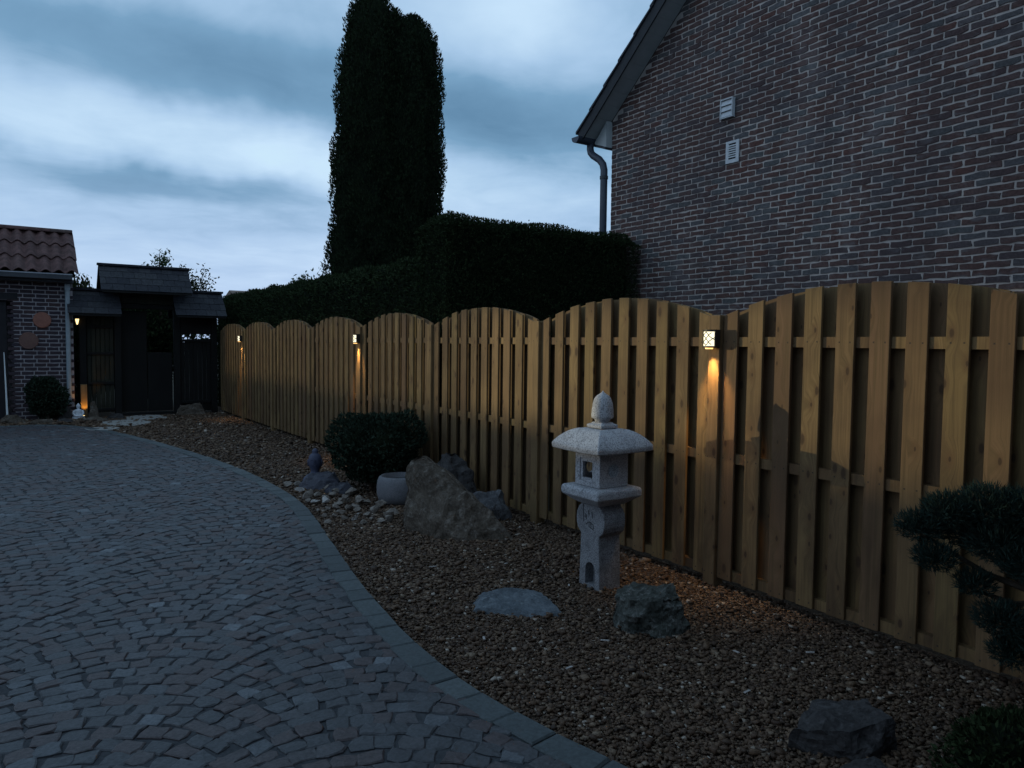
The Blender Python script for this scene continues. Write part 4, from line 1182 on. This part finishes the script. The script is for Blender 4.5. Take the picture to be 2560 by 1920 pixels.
# vents
v1 = MB(); w, h = .085, .105
v1.box(-.05, -.002, -w, w, -h, -h+.010); v1.box(-.05, -.002, -w, w, h-.010, h); v1.box(-.05, -.002, -w, -w+.010, -h+.0101, h-.0101); v1.box(-.05, -.002, w-.010, w, -h+.0101, h-.0101)
vt = v1.build('vent_cover', 'vent', house, loc=(0, 5.56-4, 4.125))
for k in range(3):
    m = MB(); zc = -h+.012+(k+.5)*(2*h-.024)/3; hh = (2*h-.024)/6-.004
    m.add([(-.046, -w+.0105, zc-hh), (-.046, w-.0105, zc-hh), (-.030, w-.0105, zc+hh), (-.030, -w+.0105, zc+hh), (-.004, -w+.0105, zc-hh), (-.004, w-.0105, zc-hh), (-.004, w-.0105, zc+hh), (-.004, -w+.0105, zc+hh)],
          [(0, 1, 2, 3), (4, 7, 6, 5), (0, 4, 5, 1), (3, 2, 6, 7), (0, 3, 7, 4), (1, 5, 6, 2)])
    m.build('flap', 'vent', vt)
v2 = MB(); w, h = .088, .12
ys_ = [-w, -w*.55, w*.55, w]
v2.box(-.014, -.001, -w, -w*.56, -h, h); v2.box(-.014, -.001, w*.56, w, -h, h)
nsl = 7; zt, zb = h*.78, -h*.66
v2.box(-.014, -.001, -w*.5599, w*.5599, zt, h); v2.box(-.014, -.001, -w*.5599, w*.5599, -h, zb)
st = (zt-zb)/nsl
for k in range(nsl-1):
    zq = zb+(k+1)*st; v2.box(-.014, -.001, -w*.5599, w*.5599, zq-st*.27, zq+st*.27)
vt2 = v2.build('vent_cover', 'vent', house, loc=(0, 5.49-4, 3.645))
m = MB(); m.box(-.004, -.0005, -w*.55, w*.55, zb+.002, zt-.002); m.build('vent_hole', 'vent_dark', vt2)

# ------------------------------------------------------------------ brick garage on the left
GY_ = 16.3; GXR = 1.01
gar = tag(empty('brick_garage', (GXR, GY_, 0)), 'small dark brick garage with red pantile roof at the left edge', 'garage')
m = MB(); m.box(-.95, -.012, .012, 3.0, -.02, 2.66); m.box(-4.0, -1.45, .012, 3.0, -.02, 2.66); m.box(-1.4499, -.9501, .012, 3.0, 2.2, 2.66); m.box(-1.4499, -.9501, .5, .6, -.02, 2.1999)
m.build('wall', 'garage_mortar', gar)
gv = brick_variants(.185, .0585, .006, 20, 'garage_brick')
gme = [b.mesh('brick', mat='garage_brick') for b in gv]
# end wall face (-Y): rotate the brick so that its depth axis looks along -Y
row = 0; z = .04
while z < 2.60:
    x = GXR-.0-(.05 if row % 2 else 0)
    while x > -.8:
        xc = x-.1
        if not (-.44 < xc-.06 and False) and not (xc < .06 and z < 2.22):
            link('brick', random.choice(gme), gar, (xc-GXR, .012, z), (0, 0, -math.pi/2))
        x -= .2
    z += .075; row += 1
# flank (+X) bricks, seen as a narrow strip
frest = MB(); row = 0; z = .04
while z < 2.6:
    y = .0+(.1 if row % 2 else 0)
    while y < 2.9:
        m_ = random.choice(gv)
        frest.add([(-.012+p[0], y+.1+p[1], z+p[2]) for p in m_.v], m_.f, m_.t[0]); y += .2
    z += .075; row += 1
stuff(frest.build('brick', 'garage_brick', gar))
def gb(name, x0, x1, y0, y1, z0, z1, mat, par=gar):
    m = MB(); cx, cy, cz = (x0+x1)/2, (y0+y1)/2, (z0+z1)/2
    m.box(x0-cx, x1-cx, y0-cy, y1-cy, z0-cz, z1-cz); return m.build(name, mat, par, loc=(cx-GXR, cy-GY_, cz))
dr = gb('door', -1.44+GXR*0, -.045, GY_+.10, GY_+.14, .0, 2.19, 'door_dark')
gb('lintel', -1.5, .13, GY_-.004, GY_+.011, 2.21, 2.33, 'door_dark')
# white strip standing in the doorway
wp = tag(empty('white_pole', (-.085, GY_-.05, 0)), 'thin white pole leaning in the dark garage doorway', 'pole')
m = MB(); m.tube([(.022, -.02, 0), (-.01, .03, 1.25)], [.019, .007], 8); m.build('pole', 'white_paint', wp)
# roof: ridge parallel to X
ye_, ze_, yr_, zr_ = GY_-.22, 2.705, GY_+1.15, 3.60
sl_ = math.atan2(zr_-ze_, yr_-ye_); L = math.hypot(zr_-ze_, yr_-ye_)
m = MB(); m.prism([(ye_-GY_+.05, ze_-.02), (yr_-GY_, zr_-.06), (2*yr_-ye_-GY_, ze_-.02), (2*yr_-ye_-GY_, ze_-.06), (yr_-GY_, zr_-.12), (ye_-GY_+.05, ze_-.06)], 'x', -4.2, .02); m.build('roof_deck', 'gate_wood', gar)
m = MB(); m.prism([(.013, 2.662), (yr_-GY_, zr_-.125), (3.0, 2.662)], 'x', -4.0, -.02); m.build('gable', 'garage_mortar', gar)
tw, rows = .205, 3
n = 8; tl = L/rows+.05
tm = MB()
vs = []
for zz_, lift in ((0, .012), (tl, 0)):
    for s_ in (0, -.014):
        for i in range(n+1):
            xx = -tw/2-.012+(tw+.024)*i/n; vs.append((xx, zz_, lift+s_+.037*math.cos(2*math.pi*i/n+math.pi)*1.0+.037))
q = n+1
fs = []
for i in range(n):
    fs += [(i, i+1, 2*q+i+1, 2*q+i), (q+i+1, q+i, 3*q+i, 3*q+i+1), (i+1, i, q+i, q+i+1), (2*q+i, 2*q+i+1, 3*q+i+1, 3*q+i)]
fs += [(0, 2*q, 3*q, q), (n, q+n, 3*q+n, 2*q+n)]
tms = []
for k in range(6):
    tm = MB(); tm.add(vs, fs, random.random()); tms.append(tm.mesh('pantile', mat='pantile'))
for r_ in range(rows):
    for c_ in range(19):
        dist = r_*L/rows
        link('pantile', random.choice(tms), gar, (.07-tw/2-c_*tw, ye_-GY_+dist*math.cos(sl_), ze_+dist*math.sin(sl_)+random.uniform(-.003, .004)),
             (sl_-.03, random.uniform(-.02, .02), random.uniform(-.012, .012)))
back = MB(); back.prism([(yr_-GY_, zr_), (2*yr_-ye_-GY_, ze_), (2*yr_-ye_-GY_, ze_+.03), (yr_-GY_, zr_+.03)], 'x', -4.2, .08); back.build('roof_slope', 'pantile', gar)
for k in range(11):
    m = MB(); m.prism([(.10*math.cos(a), .075*math.sin(a)) for a in [i*math.pi/8 for i in range(9)]], 'x', -.19, .19, random.random())
    m.build('ridge_tile', 'pantile', gar, loc=(-.12-k*.37, yr_-GY_, zr_+.02), smooth=False)
# gutter and fascia
m = MB(); m.prism([(-.36+.0, 2.60), (-.20, 2.60), (-.20, 2.69), (-.36, 2.69)], 'x', -4.1, -.03); m.build('gutter', 'gutter_dark', gar)
m = MB(); m.prism([(-.368, 2.680), (-.352, 2.680), (-.352, 2.700), (-.368, 2.700)], 'x', -4.1, -.03); m.build('gutter_lip', 'gutter_lip', gar)
m = MB(); m.box(-4.05, -.002, -.199, .0, 2.55, 2.60); m.build('fascia', 'gutter_dark', gar)
m = MB(); m.box(-.14, -.06, -.075, -.004, .26, 2.55)
dp = m.build('downpipe', 'zinc_pale', gar); bevel(dp, .03, 4)
m = MB(); m.box(-.148, -.052, -.083, -.003, 2.40, 2.549); bevel(m.build('pipe_collar', 'zinc_pale', gar), .03, 3)
for (x, z, r, mt, lab) in ((.50, 1.85, .145, 'terracotta', 'upper bright red terracotta disc on the garage wall'), (.285, 1.465, .155, 'terracotta_dark', 'lower dull brown terracotta disc on the garage wall')):
    t = tag(empty('wall_disc', (x, GY_-.004, z)), lab, 'ornament')
    m = MB(); m.lathe([(r*.96, 0), (r, .008), (r, .018), (r*.9, .026), (r*.86, .022), (r*.3, .030), (.002, .034)], 0, 0, 32)
    o = m.build('disc', mt, t); o.rotation_euler = (math.pi/2, 0, 0)

# unseen house added behind the viewer to keep the near ground in shade
vh = tag(empty('shading_house', (-2.0, -1.0, 0)), 'unseen plain brick house added behind the viewer to shade the near ground', 'house')
m = MB(); m.prism([(-6, -.02), (6.2, -.02), (6.2, 3.0), (.1, 7.2), (-6, 3.0)], 'y', -6.0, 0); m.build('wall', 'garage_mortar', vh)
m = MB(); m.prism([(-6.5, 2.72), (.1, 7.25), (6.7, 2.72), (6.7, 2.9), (.1, 7.45), (-6.5, 2.9)], 'y', -6.4, .5); m.build('roof', 'roof_tile', vh)

# unseen room added by the garage; its slot trims lamp light on the fence
rm = tag(empty('light_slot_room', (-5.0, 15.0, 0)), 'unseen dark timber room added left of the garage, its slot shaping the lamp light', 'garden room')
def rmb(name, x0, x1, y0, y1, z0, z1, mat):
    m = MB(); m.box(x0, x1, y0, y1, z0, z1); return m.build(name, mat, rm)
rmb('wall', -.08, 0, -4, 3.5, -.02, 1.702, 'gate_wood'); rmb('wall', -.08, 0, -4, 3.5, 1.893, 2.7, 'gate_wood')
rmb('wall', -.08, 0, -4, -1.7, 1.7021, 1.8929, 'gate_wood'); rmb('wall', -.08, 0, 1.5, 3.5, 1.7021, 1.8929, 'gate_wood')
for k in range(60):            # slats added to dim the lamp light toward the far fence
    yq = -.36+k*.031
    op = float(np.interp(yq, [-.36, -.02, .49, 1.19, 1.5], [.62, .34, .22, .15, .12]))
    rmb('dimming_slat', -.050, -.046, yq, yq+.031*(1-op), 1.7021, 1.8929, 'gate_wood')
rmb('wall', -4, -.0801, -4.08, -4, -.02, 2.7, 'gate_wood'); rmb('wall', -4, -.0801, 3.5, 3.58, -.02, 2.7, 'gate_wood'); rmb('wall', -4.08, -4.001, -4.08, 3.58, -.02, 2.7, 'gate_wood')
rmb('roof', -4.2, .3, -4.3, 3.8, 2.701, 2.85, 'roof_tile')

# distant roof seen over the hedge
dh = tag(empty('distant_house', (10.6, 40, 0)), 'distant house roof tip just above the low hedge', 'house')
m = MB(); m.box(-.1, 3.0, 0, 7, -.05, 3.2); m.build('wall', 'far_wall', dh)
m = MB(); m.prism([(-.4, 3.15), (3.5, 4.35), (7.4, 3.15)], 'x', -.35, 3.3); m.build('roof', 'far_roof', dh)
m = MB(); m.box(-.12, -.101, 2.9, 4.1, 1.9, 2.8); m.build('window', 'vent_dark', dh)

print('objects', len(bpy.data.objects), 'setts', len(stones), 'bricks', len(bricks))
